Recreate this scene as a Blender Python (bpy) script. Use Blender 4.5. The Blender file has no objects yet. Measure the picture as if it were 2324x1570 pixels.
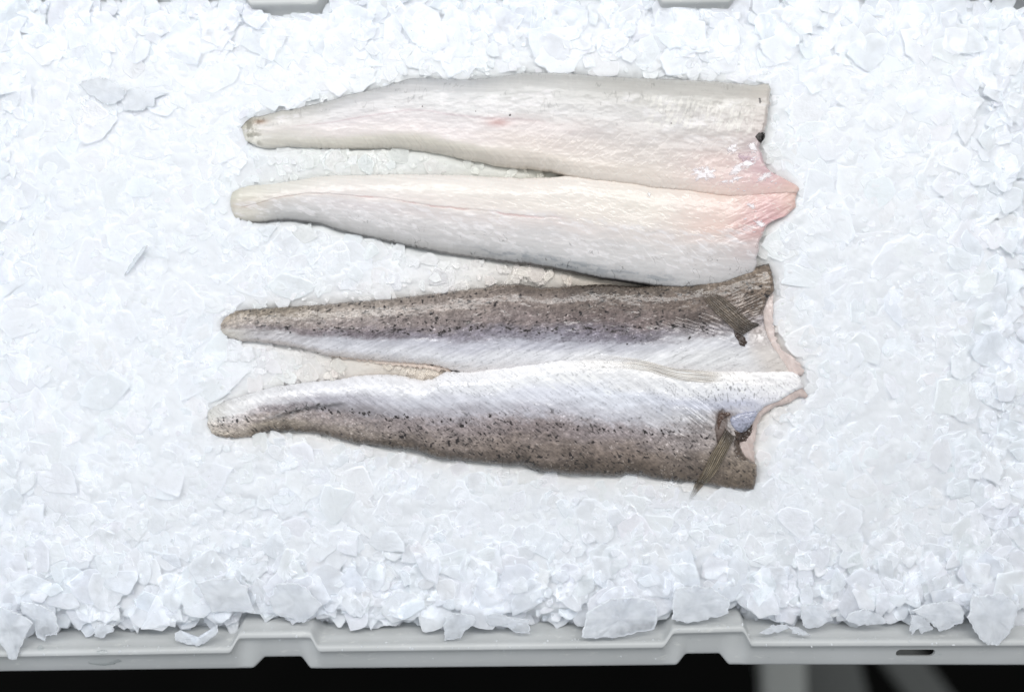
import bpy, math
import numpy as np

SC = bpy.context.scene
COL = SC.collection
R_ = np.random.default_rng(7)

# ------------------------------------------------------------------ camera, world, lamps, exposure
K = 0.82 / 2324.0                     # metres per drawing unit
CX, CY = 1162.0, 785.0
CAMZ = 0.72
cam_d = bpy.data.cameras.new('camera'); cam = bpy.data.objects.new('camera', cam_d); COL.objects.link(cam)
cam.location = (0, 0, CAMZ); cam.rotation_euler = (0, 0, 0)
cam_d.sensor_width = 36.0
cam_d.lens = 36.0 * (CAMZ - 0.004) / 0.82
cam_d.clip_start = 0.01; cam_d.clip_end = 20
cam_d.dof.use_dof = True; cam_d.dof.focus_distance = CAMZ - 0.006; cam_d.dof.aperture_fstop = 0.85
SC.camera = cam

w = bpy.data.worlds.new('World'); SC.world = w; w.use_nodes = True
bg = w.node_tree.nodes['Background']; bg.inputs[0].default_value = (0.93, 0.965, 1.0, 1); bg.inputs[1].default_value = 0.42

def area(name, loc, target, sx, sy, power, col):
    l = bpy.data.lights.new(name, 'AREA'); l.shape = 'RECTANGLE'; l.size = sx; l.size_y = sy
    l.energy = power; l.color = col
    o = bpy.data.objects.new(name, l); COL.objects.link(o); o.location = loc
    d = np.array(target) - np.array(loc)
    from mathutils import Vector
    o.rotation_euler = Vector(d).to_track_quat('-Z', 'Y').to_euler()
    return o
area('ceiling_lamp', (0.05, 0.66, 1.15), (0.0, 0.05, 0), 2.2, 0.36, 15.0, (1.0, 0.985, 0.965))
area('ceiling_lamp', (-0.95, -0.1, 1.0), (0.0, 0.0, 0), 0.3, 0.9, 3.2, (0.9, 0.95, 1.0))

SC.view_settings.view_transform = 'Standard'; SC.view_settings.look = 'None'
SC.view_settings.gamma = 1.0; SC.view_settings.use_curve_mapping = False
SC.view_settings.exposure = -0.04
SC.render.engine = 'CYCLES'
SC.cycles.use_denoising = True; SC.cycles.use_adaptive_sampling = True; SC.cycles.adaptive_threshold = .025
SC.cycles.max_bounces = 8; SC.cycles.diffuse_bounces = 4; SC.cycles.transparent_max_bounces = 12
SC.cycles.transmission_bounces = 6; SC.cycles.glossy_bounces = 3
SC.cycles.caustics_reflective = False; SC.cycles.caustics_refractive = False

# ------------------------------------------------------------------ helpers
def wx(x): return (np.asarray(x, float) - CX) * K
def wy(y): return (CY - np.asarray(y, float)) * K
def mm(z): return np.asarray(z, float) * 0.001

def hash2(ix, iy, seed):
    h = (ix.astype(np.int64) * 374761393 + iy.astype(np.int64) * 668265263 + seed * 974634777) & 0xffffffff
    h = ((h ^ (h >> 13)) * 1274126177) & 0xffffffff
    h = (h ^ (h >> 16)) & 0xffffff
    return h / float(0xffffff)

def vn(x, y, seed=0):
    x = np.asarray(x, float); y = np.asarray(y, float)
    x, y = np.broadcast_arrays(x, y)
    ix = np.floor(x); iy = np.floor(y); fx = x - ix; fy = y - iy
    fx = fx * fx * (3 - 2 * fx); fy = fy * fy * (3 - 2 * fy)
    a = hash2(ix, iy, seed); b = hash2(ix + 1, iy, seed); c = hash2(ix, iy + 1, seed); d = hash2(ix + 1, iy + 1, seed)
    return (a * (1 - fx) + b * fx) * (1 - fy) + (c * (1 - fx) + d * fx) * fy

def fbm(x, y, seed=0, o=4):
    s = 0; a = .5; t = 0
    for k in range(o):
        s = s + a * vn(x * 2 ** k + 17.3 * k, y * 2 ** k - 9.1 * k, seed + k); t += a; a *= .5
    return s / t          # 0..1

def dn(x, y, ang, lu, lv, seed=0, o=2):
    """streak noise: long axis at angle ang (deg, drawing axes, y down), length lu, width lv"""
    a = math.radians(ang) if np.isscalar(ang) else np.radians(ang)
    p = x * np.cos(a) + y * np.sin(a); q = -x * np.sin(a) + y * np.cos(a)
    return fbm(p / lu, q / lv, seed, o)

def ss(a, b, x):
    t = np.clip((np.asarray(x, float) - a) / (b - a), 0, 1); return t * t * (3 - 2 * t)

def lin(c):
    c = np.clip(np.asarray(c, float) / 255.0, 0, 1)
    return np.where(c <= 0.04045, c / 12.92, ((c + 0.055) / 1.055) ** 2.4)

def Z(pts, ox, oy, s): return [(ox + a * s, oy + b * s) for a, b in pts]
def z1(p): return Z(p, 490.2, 126.9, .29776)
def z2(p): return Z(p, 1153.3, 126.9, .34163)
def z3(p): return Z(p, 449.8, 605.5, .30273)
def z4(p): return Z(p, 1124.5, 565.1, .37465)
def z5(p): return Z(p, 0, 1297.5, .34739)
def z6(p): return Z(p, 749.7, 1297.5, .37221)
def z7(p): return Z(p, 1499.3, 1297.5, .35484)

def resample(pts, n, smooth=0.0):
    p = np.array(pts, float); d = np.r_[0, np.cumsum(np.hypot(*np.diff(p, axis=0).T))]
    t = np.linspace(0, d[-1], n)
    q = np.c_[np.interp(t, d, p[:, 0]), np.interp(t, d, p[:, 1])]
    if smooth > 0:
        st = d[-1] / (n - 1); r = min(max(1, int(3 * smooth / st)), (n - 2) // 2); k = np.exp(-.5 * (np.arange(-r, r + 1) * st / smooth) ** 2); k /= k.sum()
        for c in (0, 1):
            a = q[:, c]; lo = 2 * a[0] - a[1:r + 1][::-1]; hi = 2 * a[-1] - a[-r - 1:-1][::-1]
            q[:, c] = np.convolve(np.r_[lo, a, hi], k, 'valid')
        q[0] = p[0]; q[-1] = p[-1]
    return q

def mesh_obj(name, V, F_flat, F_len, mat, parent=None, col=None, smooth=True):
    me = bpy.data.meshes.new(name)
    V = np.asarray(V, np.float32); F_flat = np.asarray(F_flat, np.int32); F_len = np.asarray(F_len, np.int32)
    me.vertices.add(len(V)); me.vertices.foreach_set('co', V.ravel())
    me.loops.add(len(F_flat)); me.loops.foreach_set('vertex_index', F_flat)
    me.polygons.add(len(F_len)); st = np.r_[0, np.cumsum(F_len)[:-1]].astype(np.int32)
    me.polygons.foreach_set('loop_start', st)
    me.polygons.foreach_set('use_smooth', np.full(len(F_len), smooth))
    me.update(calc_edges=True); me.validate()
    if col is not None:
        ca = me.color_attributes.new('Col', 'FLOAT_COLOR', 'POINT')
        ca.data.foreach_set('color', np.asarray(col, np.float32).ravel())
    me.materials.append(mat)
    o = bpy.data.objects.new(name, me); COL.objects.link(o)
    if parent: o.parent = parent
    return o

def tag(o, label=None, cat=None, group=None, kind=None):
    if label: o['label'] = label
    if cat: o['category'] = cat
    if group: o['group'] = group
    if kind: o['kind'] = kind
    return o

def empty(name, x, y, label, cat, group=None):
    o = bpy.data.objects.new(name, None); COL.objects.link(o); o.empty_display_size = .02
    o.location = (0, 0, 0)
    return tag(o, label, cat, group)

def grid_faces(nu, nv, off=0):
    i = np.arange(nu * nv).reshape(nv, nu) + off
    a = i[:-1, :-1].ravel(); b = i[:-1, 1:].ravel(); c = i[1:, 1:].ravel(); d = i[1:, :-1].ravel()
    return np.stack([a, d, c, b], 1).ravel()

def transfinite(T, B, L, Rr, nu, nv, sm=2.0, jag=0.6, seed=1):
    T = resample(T, nu, sm); B = resample(B, nu, sm); L = resample(L, nv, sm); Rr = resample(Rr, nv, sm)
    if jag:
        for q, s in ((T, seed), (B, seed + 5)):
            e = np.minimum(1, np.minimum(np.arange(nu), np.arange(nu)[::-1]) / 12.)
            q[:, 1] += e * jag * 2 * (fbm(q[:, 0] / 7, q[:, 0] * 0 + s, s, 3) - .5) * 2
        for q, s in ((L, seed + 7), (Rr, seed + 9)):
            e = np.minimum(1, np.minimum(np.arange(nv), np.arange(nv)[::-1]) / 12.)
            q[:, 0] += e * jag * 2 * (fbm(q[:, 1] / 7, q[:, 1] * 0 + s, s, 3) - .5) * 2
    u = np.linspace(0, 1, nu)[None, :, None]; v = np.linspace(0, 1, nv)[:, None, None]
    P = (1 - v) * T[None] + v * B[None] + (1 - u) * L[:, None] + u * Rr[:, None]
    P -= (1 - u) * (1 - v) * T[0] + u * (1 - v) * T[-1] + (1 - u) * v * B[0] + u * v * B[-1]
    U = np.broadcast_to(u[..., 0], (nv, nu)); Vv = np.broadcast_to(v[..., 0], (nv, nu))
    W = np.hypot(*(T - B).T)[None, :] * np.ones((nv, 1))
    return P[..., 0], P[..., 1], U, Vv, W

def sheet(name, X, Y, Zt, bottom, col, mat, parent):
    """closed body: top grid + skirt + flat bottom. X, Y in drawing units, Zt mm, bottom mm offset (float) or absolute array."""
    nv, nu = X.shape; n = nu * nv
    top = np.c_[wx(X.ravel()), wy(Y.ravel()), mm(Zt.ravel())]
    idx = np.arange(n).reshape(nv, nu)
    loop = np.r_[idx[0, :], idx[1:, -1], idx[-1, -2::-1], idx[-2:0:-1, 0]]
    m = len(loop)
    bz = (Zt.ravel()[loop] + bottom[1]) if bottom[0] == 'rel' else np.full(m, float(bottom[1]))
    cx, cy = X.ravel()[loop], Y.ravel()[loop]
    low = np.c_[wx(cx), wy(cy), mm(bz)]
    V = np.r_[top, low]
    f = grid_faces(nu, nv)
    j = np.arange(m); k = (j + 1) % m
    sk = np.stack([loop[j], loop[k], n + k, n + j], 1).ravel()
    if bottom[0] == 'rel':
        V = np.r_[top, top - [0, 0, -bottom[1] * .001]]
        f2 = grid_faces(nu, nv, n).reshape(-1, 4)[:, ::-1].ravel()
        sk = np.stack([loop[j], loop[k], n + loop[k], n + loop[j]], 1).ravel()
        F = np.r_[f, f2, sk]; L = np.full(len(F) // 4, 4)
        c = None if col is None else np.r_[col, col]
    else:
        F = np.r_[f, sk, (n + j)]; L = np.r_[np.full((len(f) + len(sk)) // 4, 4), m]
        c = None if col is None else np.r_[col, col[loop]]
    return mesh_obj(name, V, F, L, mat, parent, c)

def ctab(x, v, xs, vs, tab):
    tab = np.array(tab, float)            # [xs, vs, 3]
    fx = np.interp(x, xs, np.arange(len(xs))); fv = np.interp(v, vs, np.arange(len(vs)))
    i = np.clip(np.floor(fx).astype(int), 0, len(xs) - 2); j = np.clip(np.floor(fv).astype(int), 0, len(vs) - 2)
    a = (fx - i)[..., None]; b = (fv - j)[..., None]; a = a * a * (3 - 2 * a); b = b * b * (3 - 2 * b)
    return (tab[i, j] * (1 - a) + tab[i + 1, j] * a) * (1 - b) + (tab[i, j + 1] * (1 - a) + tab[i + 1, j + 1] * a) * b

# ------------------------------------------------------------------ materials
def nodes(m):
    m.use_nodes = True; return m.node_tree.nodes, m.node_tree.links

def attr_mat(name, sss=0.0, rad=(1, .5, .35), scale=.004, spec=.5, r0=.3, r1=.55, bump_s=0.0, bump_sc=900, coat=0.0, metal=0.0):
    m = bpy.data.materials.new(name); N, L = nodes(m); b = N['Principled BSDF']
    a = N.new('ShaderNodeAttribute'); a.attribute_name = 'Col'
    L.new(a.outputs['Color'], b.inputs['Base Color'])
    mr = N.new('ShaderNodeMapRange'); mr.inputs['To Min'].default_value = r1; mr.inputs['To Max'].default_value = r0
    L.new(a.outputs['Alpha'], mr.inputs['Value']); L.new(mr.outputs[0], b.inputs['Roughness'])
    b.inputs['Specular IOR Level'].default_value = spec
    b.inputs['Subsurface Weight'].default_value = sss
    b.inputs['Subsurface Radius'].default_value = rad; b.inputs['Subsurface Scale'].default_value = scale
    b.inputs['Coat Weight'].default_value = coat; b.inputs['Coat Roughness'].default_value = .12
    b.inputs['Metallic'].default_value = metal
    if bump_s:
        tc = N.new('ShaderNodeTexCoord'); n = N.new('ShaderNodeTexNoise'); n.inputs['Scale'].default_value = bump_sc
        n.inputs['Detail'].default_value = 4
        L.new(tc.outputs['Object'], n.inputs['Vector'])
        bp = N.new('ShaderNodeBump'); bp.inputs['Strength'].default_value = bump_s; bp.inputs['Distance'].default_value = .0006
        L.new(n.outputs['Fac'], bp.inputs['Height']); L.new(bp.outputs[0], b.inputs['Normal'])
        L.new(bp.outputs[0], b.inputs['Coat Normal'])
    return m

M_flesh = attr_mat('wet_flesh', sss=.22, rad=(1, .9, .86), scale=.003, r0=.24, r1=.5, bump_s=.12, bump_sc=400, coat=.4)
M_skin = attr_mat('wet_scaly_skin', r0=.16, r1=.42, bump_s=.14, bump_sc=500, coat=.35, spec=.6)


def fin_material():
    m = attr_mat('thin_fin_skin', r0=.25, r1=.45, bump_s=.2, coat=.2); N, L = nodes(m)
    b = N['Principled BSDF']; a = [n for n in N if n.type == 'ATTRIBUTE'][0]
    mx = N.new('ShaderNodeMixShader'); t = N.new('ShaderNodeBsdfTransparent'); out = N['Material Output']
    L.new(a.outputs['Alpha'], mx.inputs[0]); L.new(t.outputs[0], mx.inputs[1]); L.new(b.outputs[0], mx.inputs[2])
    L.new(mx.outputs[0], out.inputs[0]); return m
M_fin = fin_material()
M_memb = fin_material(); M_memb.name = 'white_membrane'

def ice_material(name, transp=0.3):
    m = bpy.data.materials.new(name); N, L = nodes(m); out = N['Material Output']; b = N['Principled BSDF']
    a = N.new('ShaderNodeAttribute'); a.attribute_name = 'Col'
    tc = N.new('ShaderNodeTexCoord')
    n1 = N.new('ShaderNodeTexNoise'); n1.inputs['Scale'].default_value = 120; n1.inputs['Detail'].default_value = 6; n1.inputs['Roughness'].default_value = .6
    n2 = N.new('ShaderNodeTexNoise'); n2.inputs['Scale'].default_value = 45; n2.inputs['Detail'].default_value = 3
    for n in (n1, n2): L.new(tc.outputs['Object'], n.inputs['Vector'])
    bp = N.new('ShaderNodeBump'); bp.inputs['Strength'].default_value = .45; bp.inputs['Distance'].default_value = .0012
    L.new(n1.outputs['Fac'], bp.inputs['Height'])
    # frosted scatter inside the ice
    b.subsurface_method = 'BURLEY'
    b.inputs['Subsurface Weight'].default_value = .5; b.inputs['Subsurface Radius'].default_value = (.96, .98, 1.0)
    b.inputs['Subsurface Scale'].default_value = .007; b.inputs['Specular IOR Level'].default_value = 0.0; b.inputs['Roughness'].default_value = 1.0
    L.new(a.outputs['Color'], b.inputs['Base Color']); L.new(bp.outputs[0], b.inputs['Normal'])
    # clear share, less at the frosted edges
    t = N.new('ShaderNodeBsdfTransparent'); t.inputs[0].default_value = (.985, .988, 1, 1)
    mr = N.new('ShaderNodeMapRange'); mr.inputs['From Min'].default_value = .3; mr.inputs['From Max'].default_value = .7
    mr.inputs['To Min'].default_value = .35; mr.inputs['To Max'].default_value = 1.25
    L.new(n2.outputs['Fac'], mr.inputs['Value'])
    mu = N.new('ShaderNodeMath'); mu.operation = 'MULTIPLY'; L.new(a.outputs['Alpha'], mu.inputs[0]); L.new(mr.outputs[0], mu.inputs[1])
    mu2 = N.new('ShaderNodeMath'); mu2.operation = 'MULTIPLY'; mu2.inputs[1].default_value = transp; L.new(mu.outputs[0], mu2.inputs[0])
    m2 = N.new('ShaderNodeMixShader'); L.new(mu2.outputs[0], m2.inputs[0]); L.new(b.outputs[0], m2.inputs[1]); L.new(t.outputs[0], m2.inputs[2])
    g = N.new('ShaderNodeBsdfGlossy'); g.inputs['Roughness'].default_value = .22
    L.new(bp.outputs[0], g.inputs['Normal'])
    fr = N.new('ShaderNodeFresnel'); fr.inputs[0].default_value = 1.31; L.new(bp.outputs[0], fr.inputs['Normal'])
    geo = N.new('ShaderNodeNewGeometry'); inv = N.new('ShaderNodeMath'); inv.operation = 'SUBTRACT'; inv.inputs[0].default_value = 1.0; L.new(geo.outputs['Backfacing'], inv.inputs[1])
    mf = N.new('ShaderNodeMath'); mf.operation = 'MULTIPLY'; L.new(fr.outputs[0], mf.inputs[0]); L.new(inv.outputs[0], mf.inputs[1])
    m3 = N.new('ShaderNodeMixShader'); L.new(mf.outputs[0], m3.inputs[0]); L.new(m2.outputs[0], m3.inputs[1]); L.new(g.outputs[0], m3.inputs[2])
    L.new(m3.outputs[0], out.inputs[0])
    return m
M_ice = ice_material('flake_ice', .44); M_clear = ice_material('clear_flake_ice', .72)

def plastic():
    m = bpy.data.materials.new('grey_crate_plastic'); N, L = nodes(m); b = N['Principled BSDF']
    tc = N.new('ShaderNodeTexCoord'); n = N.new('ShaderNodeTexNoise'); n.inputs['Scale'].default_value = 14; n.inputs['Detail'].default_value = 5
    L.new(tc.outputs['Object'], n.inputs['Vector'])
    cr = N.new('ShaderNodeValToRGB'); e = cr.color_ramp.elements
    e[0].position = .3; e[0].color = (*lin((200, 203, 203)), 1); e[1].position = .7; e[1].color = (*lin((211, 214, 215)), 1)
    L.new(n.outputs['Fac'], cr.inputs[0])
    # pale scuffs
    n3 = N.new('ShaderNodeTexNoise'); n3.inputs['Scale'].default_value = 160; n3.inputs['Detail'].default_value = 6; n3.inputs['Roughness'].default_value = .7
    mp = N.new('ShaderNodeMapping'); mp.inputs['Scale'].default_value = (.45, 1, 1); L.new(tc.outputs['Object'], mp.inputs[0]); L.new(mp.outputs[0], n3.inputs['Vector'])
    r3 = N.new('ShaderNodeValToRGB'); r3.color_ramp.elements[0].position = .58; r3.color_ramp.elements[1].position = .72
    L.new(n3.outputs['Fac'], r3.inputs[0])
    mx = N.new('ShaderNodeMix'); mx.data_type = 'RGBA'; mx.inputs['B'].default_value = (*lin((228, 230, 228)), 1)
    L.new(r3.outputs[0], mx.inputs['Factor']); L.new(cr.outputs[0], mx.inputs['A']); L.new(mx.outputs['Result'], b.inputs['Base Color'])
    b.inputs['Roughness'].default_value = .38
    n2 = N.new('ShaderNodeTexNoise'); n2.inputs['Scale'].default_value = 260; n2.inputs['Detail'].default_value = 3; L.new(tc.outputs['Object'], n2.inputs['Vector'])
    bp = N.new('ShaderNodeBump'); bp.inputs['Strength'].default_value = .12; bp.inputs['Distance'].default_value = .0005
    L.new(n2.outputs['Fac'], bp.inputs['Height']); L.new(bp.outputs[0], b.inputs['Normal'])
    return m
M_crate = plastic()

def plain(name, rgb, rough=.5, metal=0.0, noise=.15, sc=20):
    m = bpy.data.materials.new(name); N, L = nodes(m); b = N['Principled BSDF']
    tc = N.new('ShaderNodeTexCoord'); n = N.new('ShaderNodeTexNoise'); n.inputs['Scale'].default_value = sc; n.inputs['Detail'].default_value = 4
    L.new(tc.outputs['Object'], n.inputs['Vector']); cr = N.new('ShaderNodeValToRGB')
    c = lin(rgb); cr.color_ramp.elements[0].color = (*(c * (1 - noise)), 1); cr.color_ramp.elements[1].color = (*(c * (1 + noise)), 1)
    L.new(n.outputs['Fac'], cr.inputs[0]); L.new(cr.outputs[0], b.inputs['Base Color'])
    b.inputs['Roughness'].default_value = rough; b.inputs['Metallic'].default_value = metal
    return m
M_floor = plain('dark_wet_floor', (14, 14, 13), .9, sc=6, noise=.4)
M_floor.node_tree.nodes['Principled BSDF'].inputs['Specular IOR Level'].default_value = .05
M_steel = plain('dull_grey_metal', (88, 90, 88), .5, 0.0, .1, 9)
M_steel_l = plain('pale_grey_metal', (168, 170, 166), .45, 0.0, .08, 9)

def water_material():
    m = bpy.data.materials.new('clear_water'); N, L = nodes(m); b = N['Principled BSDF']
    t = N.new('ShaderNodeBsdfTransparent'); t.inputs[0].default_value = (.97, .98, .98, 1)
    g = N.new('ShaderNodeBsdfGlossy'); g.inputs['Roughness'].default_value = .06
    fr = N.new('ShaderNodeFresnel'); fr.inputs[0].default_value = 1.45
    n = N.new('ShaderNodeTexNoise'); n.inputs['Scale'].default_value = 200
    bp = N.new('ShaderNodeBump'); bp.inputs['Strength'].default_value = .04; bp.inputs['Distance'].default_value = .0005
    L.new(n.outputs['Fac'], bp.inputs['Height']); L.new(bp.outputs[0], g.inputs['Normal']); L.new(bp.outputs[0], fr.inputs['Normal'])
    geo = N.new('ShaderNodeNewGeometry'); inv = N.new('ShaderNodeMath'); inv.operation = 'SUBTRACT'; inv.inputs[0].default_value = 1.0; L.new(geo.outputs['Backfacing'], inv.inputs[1])
    mf = N.new('ShaderNodeMath'); mf.operation = 'MULTIPLY'; L.new(fr.outputs[0], mf.inputs[0]); L.new(inv.outputs[0], mf.inputs[1])
    mx = N.new('ShaderNodeMixShader'); L.new(mf.outputs[0], mx.inputs[0]); L.new(t.outputs[0], mx.inputs[1]); L.new(g.outputs[0], mx.inputs[2])
    L.new(mx.outputs[0], N['Material Output'].inputs[0]); N.remove(b)
    return m
M_water = water_material()

# ------------------------------------------------------------------ floor
fz = -900.0
gx = np.linspace(-30000, 32000, 30); gy = np.linspace(-30000, 31000, 30); GX, GY = np.meshgrid(gx, gy)
V = np.c_[wx(GX.ravel()), wy(GY.ravel()), np.full(900, mm(fz))]
tag(mesh_obj('floor', V, grid_faces(30, 30), np.full(29 * 29, 4), M_floor), kind='structure')

# ------------------------------------------------------------------ crate
crate = empty('fish_crate', 0, 0, 'pale grey plastic fish crate with notched rim, filled with crushed ice', 'crate')

def rpath(xs, ys, r=3.0):
    x = np.arange(-70, 2396, 3.0); y = np.interp(x, xs, ys)
    k = np.exp(-.5 * (np.arange(-9, 10) * 3.0 / r) ** 2); k /= k.sum()
    return x, np.convolve(np.pad(y, 9, 'edge'), k, 'valid')

def rim(front=True):
    if front:
        x, ri = rpath([-70, 526, 545, 708, 724, 1505, 1526, 1686, 1702, 2400], [1484, 1474, 1441, 1439, 1471, 1462, 1430, 1426, 1459, 1457], 3)
        _, ro = rpath([-70, 564, 590, 676, 696, 1543, 1563, 1642, 1663, 2400], [1537, 1529, 1503, 1502, 1530, 1522, 1496, 1495, 1521, 1522], 2.2)
        sg = 1
    else:
        x, ri = rpath([-70, 545, 570, 722, 745, 1478, 1500, 1656, 1680, 2400], [-34, -32, 7, 5, -34, -36, 2, 0, -37, -38], 3)
        ro = np.full_like(x, -82.0)
        _, ro = rpath([-70, 590, 610, 690, 712, 1510, 1530, 1620, 1640, 2400], [-82, -82, -56, -56, -82, -83, -57, -57, -83, -84], 2.2)
        sg = -1
    # profile rows: (mode, offset, z mm). mode 0: offset from ridge path, mode 1: fraction ridge->outer edge
    rows = [(0, -64, -88), (0, -52, -40), (0, -36, -16), (0, -26, -5.0), (0, -20, -1.0), (0, -14, 1.5), (0, -12, 4.6), (0, -9.5, 6.6), (0, -7, 7.7),
            (0, -3, 8.1), (0, 2, 8.0), (0, 4.5, 7.2), (0, 7, 5.2), (0, 9, 3.6), (1, .1, 1.8), (1, .3, -.8), (1, .6, -4.4), (1, .9, -8.0), (1, .985, -9.4),
            (1, 1.0, -11.0), (1, 1.0, -20.0), (1, .94, -20.0), (1, .9, -11.2), (1, .2, -2.0), (0, 3, 2.5), (0, -9, 0), (0, -18, -5), (0, -31, -16), (0, -46, -42), (0, -58, -90)]
    Yr = []; Zr = []
    for md, o, z in rows:
        y = ri + sg * o if md == 0 else (ri + sg * 9) + (ro - ri - sg * 9) * o
        Yr.append(y); Zr.append(np.full_like(y, z) + .25 * (fbm(x / 60, x * 0, 3) - .5))
    # the inner wall below follows a straight line
    Yr = np.array(Yr); Zr = np.array(Zr)
    base = np.interp(x, [-70, 2400], [1414, 1398] if front else [-5 + 52, -8 + 52])
    for q in (0, -1): Yr[q] = base if front else base
    n, m = Yr.shape
    V = np.c_[np.tile(wx(x), n), wy(Yr.ravel()), mm(Zr.ravel())]
    idx = np.arange(n * m).reshape(n, m); F = []
    a = idx; b = np.roll(idx, -1, 0)
    q = np.stack([a[:, :-1].ravel(), b[:, :-1].ravel(), b[:, 1:].ravel(), a[:, 1:].ravel()], 1)
    if sg < 0: q = q[:, ::-1]
    F = np.r_[q.ravel(), idx[::-sg, 0] if sg < 0 else idx[:, 0][::-1], idx[:, -1] if sg > 0 else idx[:, -1][::-1]]
    L = np.r_[np.full(len(q), 4), n, n]
    return mesh_obj('rim', V, F, L, M_crate, crate)
rf = rim(True)
# hand slot through the front rim
def stadium(x0, x1, y0, y1, r, n=8):
    pts = []
    for cx, cy, a0 in ((x1 - r, y1 - r, 0), (x0 + r, y1 - r, 90), (x0 + r, y0 + r, 180), (x1 - r, y0 + r, 270)):
        for k in range(n + 1):
            a = math.radians(a0 + 90 * k / n); pts.append((cx + r * math.cos(a), cy + r * math.sin(a)))
    return np.array(pts)
P = stadium(2040, 2129, 1476, 1495, 9.0); n = len(P)
V = np.r_[np.c_[wx(P[:, 0]), wy(P[:, 1]), np.full(n, .03)], np.c_[wx(P[:, 0]), wy(P[:, 1]), np.full(n, -.03)]]
j = np.arange(n); k = (j + 1) % n
cut = mesh_obj('cutter', V, np.r_[j[::-1], n + j, np.stack([j, k, n + k, n + j], 1).ravel()], np.r_[n, n, np.full(n, 4)], M_crate)
import bmesh
for o in (cut, rf):
    bm = bmesh.new(); bm.from_mesh(o.data); bmesh.ops.recalc_face_normals(bm, faces=bm.faces); bm.to_mesh(o.data); bm.free()
md = rf.modifiers.new('slot', 'BOOLEAN'); md.object = cut; md.operation = 'DIFFERENCE'; md.solver = 'EXACT'
dg = bpy.context.evaluated_depsgraph_get(); me2 = bpy.data.meshes.new_from_object(rf.evaluated_get(dg))
rf.modifiers.clear(); rf.data = me2; bpy.data.objects.remove(cut)
for p in rf.data.polygons: p.use_smooth = True
try: rf.data.set_sharp_from_angle(angle=math.radians(50))
except Exception: pass
rb = rim(False)
def box(name, x0, x1, y0, y1, za, zb, mat, parent=None):
    c = [(x, y, z) for z in (za, zb) for x, y in ((x0, y0), (x1, y0), (x1, y1), (x0, y1))]
    V = [(wx(x), wy(y), mm(z)) for x, y, z in c]
    F = [0, 1, 2, 3, 7, 6, 5, 4, 0, 4, 5, 1, 1, 5, 6, 2, 2, 6, 7, 3, 3, 7, 4, 0]
    return mesh_obj(name, np.array(V, float), F, [4] * 6, mat, parent, smooth=False)
box('base', -66, 2391, 35, 1408, -96, -91, M_crate, crate)
box('side_wall', -72, -60, 20, 1420, -90.5, 7, M_crate, crate)
box('side_wall', 2385, 2397, 20, 1420, -90.5, 7, M_crate, crate)

# ------------------------------------------------------------------ metal stand under the crate, out of focus
stand = empty('metal_stand', 0, 0, 'blurred grey metal stand legs on the dark floor below the crate', 'stand')
def bar(name, p, q, wd, dp, mat, parent):
    p = np.array(p, float); q = np.array(q, float); d = q - p; L_ = np.linalg.norm(d); d /= L_
    up = np.array([0, 0, 1.]) if abs(d[2]) < .9 else np.array([0, 1., 0]); s = np.cross(d, up); s /= np.linalg.norm(s); t = np.cross(s, d)
    V = []
    b = .15
    prof = [(-1, -1 + b), (-1, 1 - b), (-1 + b, 1), (1 - b, 1), (1, 1 - b), (1, -1 + b), (1 - b, -1), (-1 + b, -1)]
    for e in (p, q):
        for a_, b_ in prof: V.append(e + s * a_ * wd / 2 + t * b_ * dp / 2)
    n = 8; j = np.arange(n); k = (j + 1) % n
    F = np.r_[j, (n + j)[::-1], np.stack([k, j, n + j, n + k], 1).ravel()]
    return mesh_obj(name, np.array(V), F, np.r_[n, n, np.full(n, 4)], mat, parent, smooth=False)
def dw(x, y, z):      # a point seen at drawing position (x, y) standing at height z (m)
    f = (CAMZ - z) / (CAMZ - .004); return (wx(x) * f, wy(y) * f, z)
bar('leg', dw(1772, 1440, -.40), dw(1782, 1800, -.40), .052, .03, M_steel_l, stand)
bar('brace', dw(1800, 1380, -.46), dw(1905, 1800, -.46), .13, .02, M_steel, stand)
bar('leg', dw(1974, 1400, -.50), dw(2240, 1760, -.50), .050, .03, M_steel, stand)

# ------------------------------------------------------------------ fillet outlines (traced, drawing units)
A1T = z1([(175, 540), (225, 485), (265, 458), (340, 448), (480, 408), (510, 402), (560, 404), (680, 373), (850, 335), (1000, 290), (1190, 245), (1360, 200), (1450, 172), (1500, 160), (1640, 160), (1760, 170), (1900, 172), (2060, 162), (2150, 150)]) + \
      z2([(0, 122), (100, 104), (250, 105), (430, 112), (600, 128), (850, 140), (1150, 150), (1300, 155), (1500, 172), (1650, 188), (1700, 176), (1740, 175)])
A1L = z1([(175, 540), (195, 580), (212, 640)])
A1B = z1([(212, 640), (260, 665), (330, 690), (390, 698), (480, 690), (570, 683), (640, 690), (830, 698), (900, 703), (1100, 700), (1300, 697), (1430, 702), (1600, 722), (1780, 755), (1900, 785), (2050, 810), (2150, 835)]) + \
      z2([(60, 740), (150, 745), (280, 765), (380, 792), (430, 803), (560, 828), (720, 842), (860, 856), (950, 878), (1060, 886), (1200, 900), (1300, 915), (1400, 928), (1470, 935), (1560, 932), (1750, 915), (1930, 905)])
A1R = z2([(1740, 175), (1752, 215), (1742, 300), (1755, 322), (1735, 345), (1730, 420), (1712, 498), (1692, 515), (1684, 580), (1672, 612), (1692, 650), (1700, 700), (1722, 745), (1760, 775), (1850, 818), (1920, 852), (1947, 880), (1930, 905)])
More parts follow.
